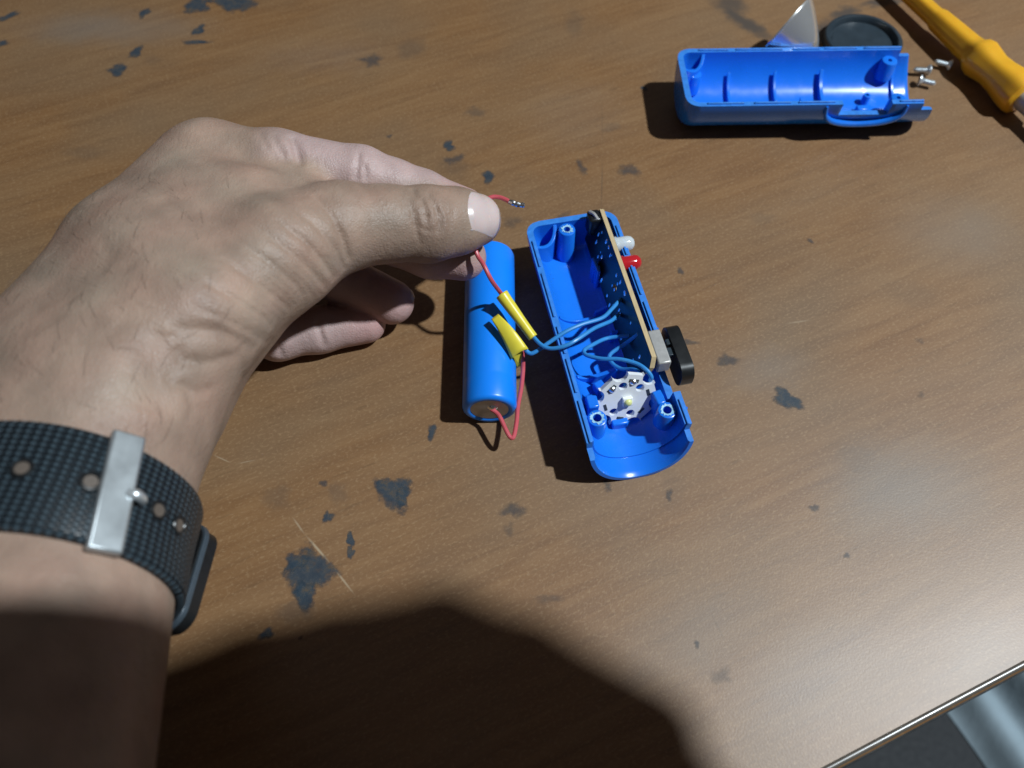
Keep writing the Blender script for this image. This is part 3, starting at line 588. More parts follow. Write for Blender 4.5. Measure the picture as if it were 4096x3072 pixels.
# ---- hand shape: tapered bones blended into one skin (all in millimetres) ----
def cone(P, a, b, ra, rb):
    a = np.array(a); b = np.array(b); d = b - a
    t = np.clip(((P - a) @ d) / max(d @ d, 1e-9), 0, 1)
    q = P - a - t[:, None] * d
    return np.sqrt((q * q).sum(1)) - (ra + t * (rb - ra))
def smin(a, b, k):
    h = np.clip(.5 + .5 * (b - a) / k, 0, 1)
    return b + (a - b) * h - k * h * (1 - h)
def chain(P, pts, k=3.0):
    f = None
    for (a, ra), (b, rb) in zip(pts[:-1], pts[1:]):
        c = cone(P, a, b, ra, rb); f = c if f is None else smin(f, c, k)
    return f
def hand_field(P, core, fingers, creases=()):
    f = None
    for pts, k in core:
        c = chain(P, pts, 6.0); f = c if f is None else smin(f, c, k)
    out = f
    for pts, kb in fingers:
        c = chain(P, pts, 3.0)
        out = np.minimum(out, smin(f, c, kb))
    for pts, wid, dep in creases:
        pts = np.array(pts)
        lo, hi = pts.min(0) - 3 * wid, pts.max(0) + 3 * wid
        m = np.all((P > lo) & (P < hi), axis=1)
        if not m.any(): continue
        Q = P[m]; best = np.full(len(Q), 1e9); n = len(pts) - 1; amp = np.ones(len(Q))
        for i in range(n):
            d = pts[i + 1] - pts[i]; t = np.clip(((Q - pts[i]) @ d) / max(d @ d, 1e-9), 0, 1)
            q = Q - pts[i] - t[:, None] * d; e = np.sqrt((q * q).sum(1))
            g = (i + t) / n; a_ = np.sqrt(np.clip(4 * g * (1 - g), 0, 1))
            u = e < best; best[u] = e[u]; amp[u] = a_[u]
        out[m] += dep * amp * np.exp(-(best / wid) ** 2)
    return out
def surface_nets(fun, lo, hi, h):
    ax = [np.arange(l, u + h, h) for l, u in zip(lo, hi)]
    nx, ny, nz = map(len, ax)
    V = np.empty((nx, ny, nz), np.float32)
    B = 8; bc = [np.arange(0, n_, B) for n_ in (nx, ny, nz)]           # coarse blocks: only those near the skin are sampled
    gi = np.stack(np.meshgrid(*bc, indexing='ij'), -1).reshape(-1, 3)
    cf = fun(np.array(lo) + (gi + (B - 1) / 2) * h)
    for (i, j, k), c in zip(gi, cf):
        sl = (slice(i, min(i + B, nx)), slice(j, min(j + B, ny)), slice(k, min(k + B, nz)))
        if abs(c) > B * h * 1.25: V[sl] = c; continue
        g = np.stack(np.meshgrid(ax[0][sl[0]], ax[1][sl[1]], ax[2][sl[2]], indexing='ij'), -1)
        V[sl] = fun(g.reshape(-1, 3)).reshape(g.shape[:3])
    s = V < 0
    cnt = np.zeros((nx - 1, ny - 1, nz - 1), np.int8)
    for dx in (0, 1):
        for dy in (0, 1):
            for dz in (0, 1):
                cnt += s[dx:nx - 1 + dx, dy:ny - 1 + dy, dz:nz - 1 + dz]
    idx = np.argwhere((cnt > 0) & (cnt < 8))
    ids = -np.ones(cnt.shape, np.int64); ids[tuple(idx.T)] = np.arange(len(idx))
    acc = np.zeros((len(idx), 3)); n = np.zeros(len(idx))
    cs = [np.array(c) for c in ((0,0,0),(1,0,0),(0,1,0),(1,1,0),(0,0,1),(1,0,1),(0,1,1),(1,1,1))]
    for a, b in ((0,1),(2,3),(4,5),(6,7),(0,2),(1,3),(4,6),(5,7),(0,4),(1,5),(2,6),(3,7)):
        va = V[tuple((idx + cs[a]).T)]; vb = V[tuple((idx + cs[b]).T)]
        m = (va < 0) != (vb < 0); t = np.where(m, va / np.where(m, va - vb, 1), 0)
        acc[m] += (cs[a] + t[:, None] * (cs[b] - cs[a]))[m]; n[m] += 1
    verts = np.array(lo) + (idx + acc / n[:, None]) * h
    quads = []
    for d in range(3):
        e, g = [(1, 2), (2, 0), (0, 1)][d]
        sl0 = [slice(None)] * 3; sl1 = [slice(None)] * 3
        sl0[d] = slice(0, -1); sl1[d] = slice(1, None)
        ch = s[tuple(sl0)] != s[tuple(sl1)]
        p = np.argwhere(ch); p = p[(p[:, e] > 0) & (p[:, g] > 0)]
        lim = np.array(cnt.shape); p = p[np.all(p < lim, axis=1)]
        E_ = np.zeros(3, int); E_[e] = 1; G = np.zeros(3, int); G[g] = 1
        q = np.stack([ids[tuple(p.T)], ids[tuple((p - E_).T)], ids[tuple((p - E_ - G).T)], ids[tuple((p - G).T)]], 1)
        inside = s[tuple(p.T)]; q[~inside] = q[~inside][:, ::-1]
        quads.append(q)
    return verts, np.concatenate(quads)
def gradient(fun, P, e=0.15):
    g = np.empty_like(P)
    for i in range(3):
        o = np.zeros(3); o[i] = e; g[:, i] = fun(P + o) - fun(P - o)
    return g / np.maximum(np.linalg.norm(g, axis=1), 1e-9)[:, None]

# ------------------------------------------------------------------ hand
HAND_CORE = [
    ([(-62.0, -330.0, 112.0, 36.0), (-87.0, -175.0, 80.0, 26.5), (-104.2, -68.8, 60.0, 25.0), (-103.4, -44.2, 60.0, 23.0)], 12),
    ([(-80.0, -330.0, 100.0, 34.0), (-108.0, -165.0, 70.0, 26.0), (-122.2, -58.4, 52.0, 24.0), (-118.6, -34.4, 52.0, 23.0)], 14),
    ([(-103.4, -44.2, 60.0, 23.0), (-99.8, -1.7, 62.0, 17.0), (-93.7, 47.4, 58.0, 11.5)], 14),
    ([(-122.2, -26.9, 54.0, 22.0), (-113.3, 13.2, 56.0, 16.0), (-103.4, 47.1, 56.0, 9.5)], 12),
    ([(-107.9, -37.2, 52.0, 22.0), (-106.9, 7.6, 50.0, 18.0), (-98.8, 49.0, 47.0, 12.0)], 10),
    ([(-111.5, -34.0, 46.0, 20.0), (-113.1, 13.3, 38.0, 17.0), (-103.9, 44.0, 36.0, 12.0)], 10),
    ([(-111.3, -31.8, 42.0, 19.0), (-113.0, 11.9, 30.0, 17.0), (-109.1, 37.5, 22.0, 12.0)], 10),
    ([(-95.9, -38.6, 62.0, 18.0), (-83.4, -18.5, 66.0, 17.0), (-66.0, 5.7, 63.0, 13.5)], 12),
    ([(-95.4, -31.1, 46.0, 16.0), (-82.1, -7.4, 50.0, 13.0), (-67.1, 6.2, 54.0, 11.5)], 8),
    ([(-94.7, -1.7, 62.0, 18.0), (-78.0, 24.9, 60.0, 11.5), (-64.6, 32.8, 57.0, 8.5)], 12),
]
HAND_FINGERS = [
    ([(-66.0, 5.7, 63.0, 13.5), (-50.8, 19.9, 58.5, 12.9), (-38.6, 23.7, 55.5, 11.2), (-25.8, 26.8, 52.0, 11.3), (-17.6, 30.6, 49.0, 10.1), (-11.8, 33.9, 46.0, 8.4)], 8),
    ([(-93.7, 47.4, 58.0, 11.5), (-73.6, 45.7, 57.0, 11.3), (-48.2, 46.1, 53.0, 9.0), (-38.3, 45.4, 49.0, 8.3), (-29.6, 44.5, 46.0, 7.9), (-16.0, 44.2, 40.0, 7.0)], 5),
    ([(-98.8, 49.0, 47.0, 12.0), (-72.4, 48.5, 40.0, 10.0), (-47.7, 39.6, 34.0, 9.0), (-27.2, 32.5, 32.0, 8.4), (-16.4, 31.0, 31.0, 7.8)], 6),
    ([(-103.5, 41.9, 36.0, 12.0), (-82.1, 44.2, 24.0, 9.5), (-62.4, 33.4, 19.0, 8.6), (-42.2, 25.4, 13.5, 7.9)], 5),
    ([(-107.6, 33.9, 24.0, 11.5), (-96.7, 17.6, 14.0, 9.0), (-81.2, 13.3, 9.6, 7.9), (-67.6, 17.2, 8.3, 7.9), (-51.8, 20.4, 7.4, 7.0)], 5),
]
HAND_CREASES = [
    ([(-55.5, 19.3, 72.8), (-52.2, 14.8, 72.8), (-49.5, 12.0, 71.2), (-48.0, 9.6, 69.2), (-46.7, 7.8, 66.3), (-46.3, 6.5, 63.3), (-46.2, 6.0, 59.1)], 1, 0.72),
    ([(-59.9, 11.4, 76.6), (-56.2, 8.9, 75.4), (-52.8, 7.5, 73.1), (-50.5, 5.6, 70.1), (-48.6, 4.6, 66.0), (-48.1, 3.9, 62.6), (-47.9, 4.3, 57.7)], 1, 0.92),
    ([(-62.9, 5.7, 78.2), (-58.8, 3.1, 76.5), (-55.1, 1.7, 73.5), (-53.1, 0.6, 70.4), (-51.2, 0.2, 66.3), (-50.6, -0.0, 62.7), (-50.4, 1.0, 57.4)], 1, 0.92),
    ([(-67.3, 2.4, 78.9), (-62.6, -0.7, 77.4), (-58.5, -2.5, 74.4), (-56.0, -3.4, 71.1), (-53.9, -3.5, 66.6), (-53.0, -3.2, 62.4), (-52.7, -1.3, 55.9)], 1, 0.78),
    ([(-72.5, -1.9, 79.2), (-67.2, -5.3, 78.1), (-62.7, -7.0, 75.2), (-59.9, -8.1, 71.7), (-57.5, -8.2, 66.8), (-56.9, -8.0, 61.6)], 1, 0.66),
    ([(-73.6, -9.7, 80.8), (-69.4, -11.9, 78.9), (-65.7, -13.0, 75.5), (-63.2, -13.6, 71.7), (-61.1, -13.1, 66.3), (-60.4, -11.7, 60.4)], 1, 0.66),
    ([(-75.6, -18.6, 82.7), (-72.0, -19.6, 80.6), (-68.8, -20.1, 77.6), (-66.2, -20.3, 73.8), (-64.1, -19.6, 68.4), (-63.6, -18.3, 62.5)], 1, 0.66),
    ([(-76.8, -25.6, 81.9), (-73.4, -25.8, 79.8), (-70.4, -25.6, 77.0), (-68.1, -25.6, 73.5), (-66.1, -24.8, 68.9), (-65.4, -23.7, 65.0), (-66.5, -19.5, 56.2)], 1, 0.66),
    ([(-81.1, -32.5, 81.2), (-78.9, -31.6, 80.3), (-76.6, -30.7, 79.3), (-74.1, -29.9, 77.8), (-71.6, -28.9, 75.9), (-69.4, -28.6, 72.9), (-67.6, -27.8, 68.9), (-67.0, -27.0, 66.4), (-66.6, -25.9, 63.1)], 2, 1.14),
    ([(-79.5, -35.1, 79.2), (-78.7, -36.5, 78.0), (-78.0, -37.8, 76.7), (-75.7, -36.8, 74.5), (-73.5, -35.5, 71.9), (-70.8, -32.5, 69.5), (-68.1, -29.1, 66.4)], 1.6, 0.85),
    ([(-78.4, -42.4, 75.3), (-77.2, -42.9, 73.2), (-76.1, -43.2, 70.9), (-74.8, -41.4, 68.8), (-73.6, -39.5, 66.4)], 1.3, 0.56),
    ([(-79.6, -39.5, 77.6), (-79.6, -41.3, 77.1), (-79.6, -43.2, 76.6), (-78.4, -43.5, 74.8), (-77.2, -43.7, 72.8), (-76.8, -45.2, 71.2), (-76.4, -46.6, 69.4), (-76.8, -48.6, 69.2), (-77.2, -50.6, 68.9)], 1.3, 0.56),
    ([(-68.4, -29.0, 69.0), (-68.8, -30.1, 66.6), (-69.4, -31.0, 63.8), (-70.3, -31.5, 60.0), (-73.1, -29.2, 51.6)], 1.5, 0.49),
    ([(-81.5, -32.6, 81.4), (-81.6, -35.4, 80.6), (-81.7, -38.2, 79.9), (-81.6, -41.2, 79.1), (-81.5, -44.2, 78.3), (-81.7, -48.2, 77.6), (-82.0, -52.1, 76.8)], 5.5, 1.32),
    ([(-104.3, -3.2, 82.1), (-102.7, -6.7, 82.5), (-101.2, -10.0, 82.7), (-100.6, -13.7, 82.6), (-99.8, -17.6, 83.0)], 2.2, 0.34),
    ([(-99.5, -4.2, 83.3), (-99.1, -6.8, 83.4), (-98.7, -9.3, 83.3), (-99.0, -11.3, 83.1), (-99.2, -13.3, 83.0)], 2.2, 0.27),
    ([(-95.0, 9.3, 80.3), (-93.7, 10.5, 79.7), (-92.4, 11.7, 79.1), (-90.0, 12.7, 78.5), (-87.6, 13.8, 77.7)], 3, 0.41),
    ([(-98.3, -16.6, 83.2), (-96.3, -16.2, 83.6), (-94.3, -15.9, 83.9), (-93.1, -14.8, 84.0), (-91.9, -13.7, 84.2)], 2, 0.27),
    ([(-99.1, -38.6, 86.4), (-98.0, -37.2, 86.2), (-97.0, -35.6, 85.9), (-96.4, -32.9, 85.5), (-95.7, -30.2, 85.1)], 2.5, 0.34),
    ([(-94.9, -38.8, 85.8), (-93.1, -36.3, 85.3), (-91.3, -33.8, 84.7), (-90.6, -31.4, 84.5), (-89.8, -29.1, 84.5)], 2.5, 0.34),
    ([(-104.6, -36.9, 86.2), (-103.7, -40.4, 86.6), (-103.1, -43.6, 86.8), (-103.4, -47.6, 86.8), (-103.8, -51.5, 86.6)], 3, 0.41),
    ([(-30.5, 25.6, 65.2), (-29.6, 22.7, 64.7), (-28.7, 20.4, 63.6), (-28.3, 18.8, 62.4), (-28.0, 17.3, 60.9), (-27.5, 16.0, 58.7), (-27.1, 14.9, 56.1)], 0.8, 0.59),
    ([(-29.8, 30.3, 63.8), (-28.8, 27.6, 64.5), (-27.9, 25.6, 64.5)], 0.8, 0.54),
    ([(-26.9, 26.3, 64.4), (-26.0, 23.9, 64.0), (-25.1, 21.9, 63.2), (-24.9, 19.7, 62.0), (-24.7, 17.9, 60.3)], 0.7, 0.49),
    ([(-25.0, 28.4, 64.0), (-23.8, 26.0, 63.9), (-22.7, 24.0, 63.3), (-22.0, 21.7, 62.2), (-21.4, 19.7, 60.7), (-21.7, 18.3, 59.5), (-22.0, 17.1, 58.0)], 0.8, 0.59),
    ([(-22.3, 24.1, 63.2), (-21.3, 22.4, 62.3), (-20.4, 21.0, 61.1), (-20.8, 19.1, 59.8), (-21.1, 17.6, 58.2)], 0.7, 0.43),
    ([(-19.9, 25.0, 62.3), (-19.1, 23.3, 61.3), (-18.4, 21.9, 60.1), (-18.3, 20.5, 58.9), (-18.3, 19.2, 57.5)], 0.7, 0.38),
    ([(-18.3, 25.8, 61.4), (-17.6, 23.9, 60.4), (-17.0, 22.3, 59.0)], 0.6, 0.33),
    ([(-26.3, 20.9, 63.1), (-25.1, 20.7, 62.7), (-23.9, 20.5, 62.2)], 0.6, 0.33),
    ([(-28.4, 17.8, 61.6), (-26.6, 17.6, 60.6), (-24.8, 17.3, 59.7), (-23.7, 17.6, 59.7), (-22.7, 18.0, 59.6)], 0.6, 0.33),
    ([(-33.0, 26.5, 66.0), (-32.1, 24.1, 65.9), (-31.3, 22.1, 65.3), (-31.0, 19.7, 64.4), (-30.7, 17.7, 62.9)], 0.8, 0.27),
    ([(-48.7, 11.0, 70.4), (-47.9, 9.6, 69.1), (-47.1, 8.5, 67.4), (-46.6, 6.5, 64.3), (-46.6, 5.5, 59.8)], 1, 0.54),
    ([(-47.3, 47.0, 62.7), (-47.2, 43.8, 62.5), (-47.2, 41.5, 61.5), (-47.7, 39.6, 60.4), (-48.2, 38.2, 58.8)], 0.9, 0.75),
    ([(-45.8, 43.4, 62.0), (-45.3, 41.8, 61.2), (-44.8, 40.4, 60.2), (-45.1, 39.1, 59.1), (-43.2, 29.3, 66.6)], 0.8, 0.65),
    ([(-67.4, 48.6, 67.2), (-65.5, 45.0, 66.8), (-64.6, 41.6, 65.7), (-63.7, 38.0, 64.9)], 1.4, 1.41),
    ([(-72.7, 47.7, 68.8), (-71.2, 44.7, 68.7), (-70.0, 42.5, 68.0), (-68.5, 40.5, 66.8), (-67.0, 38.4, 65.7)], 1.3, 0.75),
    ([(-77.0, 49.4, 68.4), (-74.9, 45.3, 69.1), (-73.3, 42.5, 68.6), (-71.3, 40.1, 67.5), (-69.3, 37.7, 66.3)], 1.3, 0.54),
    ([(-66.6, 16.7, 16.9), (-65.8, 14.0, 16.1), (-65.3, 11.8, 14.6), (-64.8, 10.2, 12.4), (-64.6, 9.2, 9.3)], 1, 0.86),
    ([(-78.4, 7.0, 14.8), (-78.5, 5.7, 12.8), (-78.9, 5.0, 9.9)], 1, 0.75),
    ([(-57.1, 16.6, 74.0), (-53.6, 12.8, 73.7), (-50.7, 10.5, 71.8), (-48.9, 8.2, 69.4), (-47.4, 6.7, 66.1), (-46.9, 5.6, 63.0), (-46.8, 5.4, 58.6)], 0.6, 0.22),
    ([(-58.5, 13.8, 75.4), (-54.9, 10.8, 74.6), (-51.8, 9.0, 72.4), (-49.7, 6.9, 69.8), (-48.0, 5.7, 66.0), (-47.5, 4.7, 62.8), (-47.4, 4.8, 58.1)], 0.6, 0.26),
    ([(-53.6, 5.4, 73.3), (-51.4, 3.8, 70.3), (-49.5, 3.0, 66.1), (-48.9, 2.5, 62.6), (-48.8, 3.2, 57.5)], 0.6, 0.22),
    ([(-54.4, 3.4, 73.4), (-52.2, 2.1, 70.4), (-50.4, 1.6, 66.2), (-49.8, 1.2, 62.6), (-49.6, 2.1, 57.4)], 0.6, 0.26),
    ([(-64.4, 4.4, 78.5), (-60.1, 1.7, 76.9), (-56.3, 0.2, 73.8), (-54.1, -0.8, 70.7), (-52.2, -1.1, 66.4), (-51.4, -1.2, 62.6), (-51.2, 0.1, 56.9)], 0.6, 0.22),
    ([(-65.9, 3.4, 78.7), (-61.4, 0.4, 77.2), (-57.4, -1.2, 74.1), (-55.1, -2.1, 70.9), (-53.0, -2.3, 66.5), (-52.2, -2.2, 62.5), (-51.9, -0.6, 56.4)], 0.6, 0.26),
    ([(-60.0, -4.1, 74.7), (-57.4, -5.1, 71.4), (-55.1, -5.2, 66.7), (-54.3, -4.9, 62.2), (-54.3, -2.6, 54.7)], 0.6, 0.22),
    ([(-61.4, -5.6, 75.0), (-58.7, -6.7, 71.5), (-56.3, -6.8, 66.8), (-55.6, -6.5, 61.9), (-56.1, -3.4, 52.9)], 0.6, 0.26),
    ([(-73.0, -4.5, 79.6), (-68.1, -7.4, 78.2), (-63.8, -9.0, 75.1), (-61.1, -9.9, 71.6), (-58.8, -9.9, 66.5), (-58.1, -9.3, 61.2)], 0.6, 0.22),
    ([(-73.3, -7.1, 80.2), (-68.8, -9.7, 78.5), (-64.8, -11.0, 75.2), (-62.2, -11.7, 71.5), (-59.9, -11.5, 66.4), (-59.3, -10.5, 60.7)], 0.6, 0.26),
    ([(-66.8, -15.5, 76.3), (-64.3, -15.9, 72.4), (-62.2, -15.2, 66.8), (-61.8, -13.5, 60.4)], 0.6, 0.22),
    ([(-67.8, -17.9, 77.0), (-65.3, -18.2, 73.1), (-63.2, -17.4, 67.6), (-62.8, -15.8, 61.2)], 0.6, 0.26),
    ([(-75.9, -21.2, 82.7), (-72.4, -21.9, 80.5), (-69.3, -22.1, 77.5), (-66.8, -22.2, 73.8), (-64.8, -21.5, 68.6), (-64.2, -20.3, 63.5)], 0.6, 0.22),
    ([(-76.3, -23.5, 82.4), (-72.9, -24.0, 80.2), (-69.8, -23.9, 77.3), (-67.4, -24.0, 73.7), (-65.5, -23.2, 68.8), (-64.8, -22.1, 64.3), (-67.0, -15.8, 51.7)], 0.6, 0.26),
]
HC = [([(np.array(p[:3]), p[3]) for p in pts], k) for pts, k in HAND_CORE]
HF = [([(np.array(p[:3]), p[3]) for p in pts], k) for pts, k in HAND_FINGERS]
smooth_f = lambda P: hand_field(P, HC, HF)
def noise3(P, seed, scale):
    r = np.random.default_rng(seed); f = np.zeros(len(P))
    for _ in range(10):
        w = r.normal(size=3); w /= np.linalg.norm(w); f += np.sin(P @ w * (6.283 / (scale * r.uniform(.6, 1.6))) + r.uniform(0, 6.28))
    return f / 10 ** .5
full_f = lambda P: hand_field(P, HC, HF, HAND_CREASES)
def skin_material():
    m = material('skin', (.36, .27, .21), .48, spec=.36, Subsurface_Weight=.12, Subsurface_Scale=.0035); nt, lk, b = nodes(m)
    b.inputs['Subsurface Radius'].default_value = (1, .4, .25)
    at = nd(nt, 'ShaderNodeAttribute', attribute_name='pigment')
    tc = nd(nt, 'ShaderNodeTexCoord')
    n = nd(nt, 'ShaderNodeTexNoise', Scale=90., Detail=6., Roughness=.6); lk.new(tc.outputs['Object'], n.inputs['Vector'])
    mr = nd(nt, 'ShaderNodeMapRange'); lk.new(n.outputs['Fac'], mr.inputs['Value']); mr.inputs['From Min'].default_value = .25; mr.inputs['From Max'].default_value = .75; mr.inputs['To Min'].default_value = .82; mr.inputs['To Max'].default_value = 1.15
    mx = nd(nt, 'ShaderNodeVectorMath', operation='SCALE'); lk.new(at.outputs['Color'], mx.inputs[0]); lk.new(mr.outputs[0], mx.inputs['Scale'])
    lk.new(mx.outputs[0], b.inputs['Base Color'])
    v = nd(nt, 'ShaderNodeTexVoronoi', Scale=1100., feature='DISTANCE_TO_EDGE'); lk.new(tc.outputs['Object'], v.inputs['Vector'])
    n2 = nd(nt, 'ShaderNodeTexNoise', Scale=420., Detail=4., Roughness=.65); lk.new(tc.outputs['Object'], n2.inputs['Vector'])
    b1_ = nd(nt, 'ShaderNodeBump', Strength=.6, Distance=.00025); lk.new(v.outputs['Distance'], b1_.inputs['Height'])
    v3 = nd(nt, 'ShaderNodeTexVoronoi', Scale=430., feature='DISTANCE_TO_EDGE'); nw = nd(nt, 'ShaderNodeMapping'); nw.inputs['Rotation'].default_value = (0, 0, R(40)); nw.inputs['Scale'].default_value = (1, .45, .8); lk.new(tc.outputs['Object'], nw.inputs['Vector']); lk.new(nw.outputs[0], v3.inputs['Vector'])
    b3_ = nd(nt, 'ShaderNodeBump', Strength=.28, Distance=.0004); lk.new(v3.outputs['Distance'], b3_.inputs['Height']); lk.new(b3_.outputs[0], b1_.inputs['Normal'])
    b2_ = nd(nt, 'ShaderNodeBump', Strength=.4, Distance=.0005); lk.new(n2.outputs['Fac'], b2_.inputs['Height']); lk.new(b1_.outputs[0], b2_.inputs['Normal'])
    lk.new(b2_.outputs[0], b.inputs['Normal'])
    r2 = nd(nt, 'ShaderNodeMapRange'); lk.new(n2.outputs['Fac'], r2.inputs['Value']); r2.inputs['To Min'].default_value = .38; r2.inputs['To Max'].default_value = .62; lk.new(r2.outputs[0], b.inputs['Roughness'])
    return m
M['skin'] = skin_material()
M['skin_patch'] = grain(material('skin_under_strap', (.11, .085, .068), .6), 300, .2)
def skin_mesh(name, fun, detail, lo, hi, h, levels):
    v, q = surface_nets(fun, lo, hi, h)
    for _ in range(2): v = v - gradient(fun, v) * fun(v)[:, None]
    me = bpy.data.meshes.new(name); me.from_pydata(v.tolist(), [], q.tolist()); me.update()
    if levels:
        o = bpy.data.objects.new(name, me); COL.objects.link(o); s = o.modifiers.new('s', 'SUBSURF'); s.levels = s.render_levels = levels; s.subdivision_type = 'CATMULL_CLARK'
        me2 = bpy.data.meshes.new_from_object(o.evaluated_get(bpy.context.evaluated_depsgraph_get())); bpy.data.objects.remove(o); bpy.data.meshes.remove(me); me = me2; me.name = name
        v = np.empty(len(me.vertices) * 3); me.vertices.foreach_get('co', v); v = v.reshape(-1, 3)
        v = v - gradient(fun, v) * np.clip(fun(v), -1.5, 1.5)[:, None]
    if detail is not None:
        nrm = gradient(fun, v); v = v - nrm * np.clip(detail(v) - fun(v), -1, 3)[:, None]
    return me, v
me, hv = skin_mesh('hand', smooth_f, full_f, (-175, -345, -2), (12, 75, 160), 1.5, 1)
# pigment: tan back of the hand, pale pink palm side of the fingers, browner thumb joint
fc_ = np.min([chain(hv, HF[0][0]), np.min([chain(hv, p) for p, k in HC], axis=0)], axis=0)
ff_ = np.min([chain(hv, p) for p, k in HF[1:]], axis=0)
wp = np.clip((fc_ - ff_ - 0.5) / 6, 0, 1); gate = np.where(hv[:, 2] > 40, np.clip((hv[:, 0] + 80) / 16, 0, 1), 1); wp = wp * wp * (3 - 2 * wp) * gate
tan = np.array((.318, .218, .165)); pink = np.array((.43, .305, .285)); brown = np.array((.190, .122, .088)); red = np.array((.45, .205, .195))
colr = tan * (1 + .07 * noise3(hv, 3, 28) + .05 * noise3(hv, 4, 9))[:, None] * (1 + np.outer(.025 * noise3(hv, 5, 17), (1, -.4, -.5)))
jd = np.linalg.norm(hv - np.array((-24.95, 21.82, 58.00)), axis=1); wb = .55 * np.exp(-(jd / 11) ** 2); colr = colr * (1 - wb[:, None]) + brown * wb[:, None]
colr = colr * (1 - wp[:, None]) + pink * wp[:, None]
for tip in (HF[3][0][-1][0], HF[4][0][-1][0], HF[2][0][-1][0], HF[1][0][-1][0]):
    wt = .6 * np.exp(-(np.linalg.norm(hv - tip, axis=1) / 9) ** 2) * wp; colr = colr * (1 - wt[:, None]) + red * wt[:, None]
tn = gradient(smooth_f, hv); wu = np.clip(-tn[:, 2] - .1, 0, 1) * np.exp(-(np.linalg.norm(hv - HF[0][0][-1][0], axis=1) / 16) ** 2); wu = np.clip(wu * 1.4, 0, .8)
colr = colr * (1 - wu[:, None]) + red * 1.1 * wu[:, None]
wr_ = np.clip((hv[:, 1] + 70) / -60, 0, 1) * .0
HB = np.array((-90., 10., 0.))
me.vertices.foreach_set('co', ((hv - HB) * K).ravel()); me.update()
att = me.color_attributes.new('pigment', 'FLOAT_COLOR', 'POINT'); att.data.foreach_set('color', np.c_[colr, np.ones(len(colr))].ravel())
me.shade_smooth(); hand = bpy.data.objects.new('hand', me); COL.objects.link(hand); hand.location = HB * K; me.materials.append(M['skin'])
tag(hand, 'bare forearm and hand pinching the red wire between thumb and forefinger', 'hand')
# fine dark hairs on the wrist and the back of the hand
M['hair'] = material('dark_hair', (.15, .11, .085), .5)
hn = gradient(smooth_f, hv); hx, hy, hz = hv.T
cand = np.where((hn[:, 2] > .25) & (hy < 22) & (hy > -62) & (hx < -72) & (ff_ > 6))[0]
prt = []
for i in rng.choice(cand, 130, replace=False):
    p, n_ = hv[i], hn[i]; d = np.array((-.35, .75, 0)) + rng.normal(size=3) * .35; d = d - n_ * (d @ n_); d /= np.linalg.norm(d); L_ = rng.uniform(4, 8.5)
    prt.append(tube([p - n_ * .2, p + d * L_ * .35 + n_ * .7, p + d * L_ * .7 + n_ * .8, p + d * L_ + n_ * .45], [.034, .03, .026, .01], 3, 2))
obj('hair', *merge(*prt), 'hair', hand, kind='stuff')
# nails: thin curved plates laid on the finger
M['nail'] = grain(material('nail', (.60, .475, .455), .24, spec=.6, Subsurface_Weight=.15, Subsurface_Scale=.002), 120, .08, .05)
def nail(center_line, n, side, half_w, name, lift=.25, edge_white=True):
    a, b = np.array(center_line[0]), np.array(center_line[1]); n = np.array(n, float); n /= np.linalg.norm(n)
    ax_ = (b - a); Ln = np.linalg.norm(ax_); ax_ /= Ln; sd_ = np.cross(n, ax_); sd_ /= np.linalg.norm(sd_)
    pts = []; NI, NJ = 25, 25
    for j in range(NJ):
        t = j / (NJ - 1)
        for i in range(NI):
            u = 2 * i / (NI - 1) - 1
            w = half_w * (1 - .10 * (1 - t)) ; tt = t
            lo_ = .16 * (1 - abs(u) ** 2.2) - .0; hi_ = 1 - .22 * abs(u) ** 3
            tt = (.16 - lo_) + (hi_ - (.16 - lo_)) * t
            pts.append(a + ax_ * Ln * tt + sd_ * u * w + n * 14)
    p = np.array(pts)
    for _ in range(40): p = p - n * np.clip(smooth_f(p), -1, 3)[:, None] * .8
    g = gradient(smooth_f, p); V = []
    for j in range(NJ):
        for i in range(NI):
            u = 2 * i / (NI - 1) - 1; t = j / (NJ - 1); k = j * NI + i
            V.append(p[k] + n * (lift * (1 - 1.35 * abs(u) ** 4) * min(1, -.45 + 5 * t) if t < .3 else lift * (1 - 1.2 * abs(u) ** 4)))
    Fc = []
    for j in range(NJ - 1):
        for i in range(NI - 1): k = j * NI + i; Fc.append([k, k + 1, k + NI + 1, k + NI])
    o = obj(name, V, Fc, 'nail', hand, flat_angle=80); s = o.modifiers.new('thickness', 'SOLIDIFY'); s.thickness = .0005; s.offset = -1
    return o
nail(((-15.54, 33.47, 48.00), (-4.00, 34.90, 46.00)), (.10, -.50, .86), 1, 7.4, 'thumbnail', .45)
nail(((-38.68, 27.48, 14.00), (-34.70, 27.85, 13.50)), (.80, .30, .45), 1, 4.6, 'fingernail', .35)
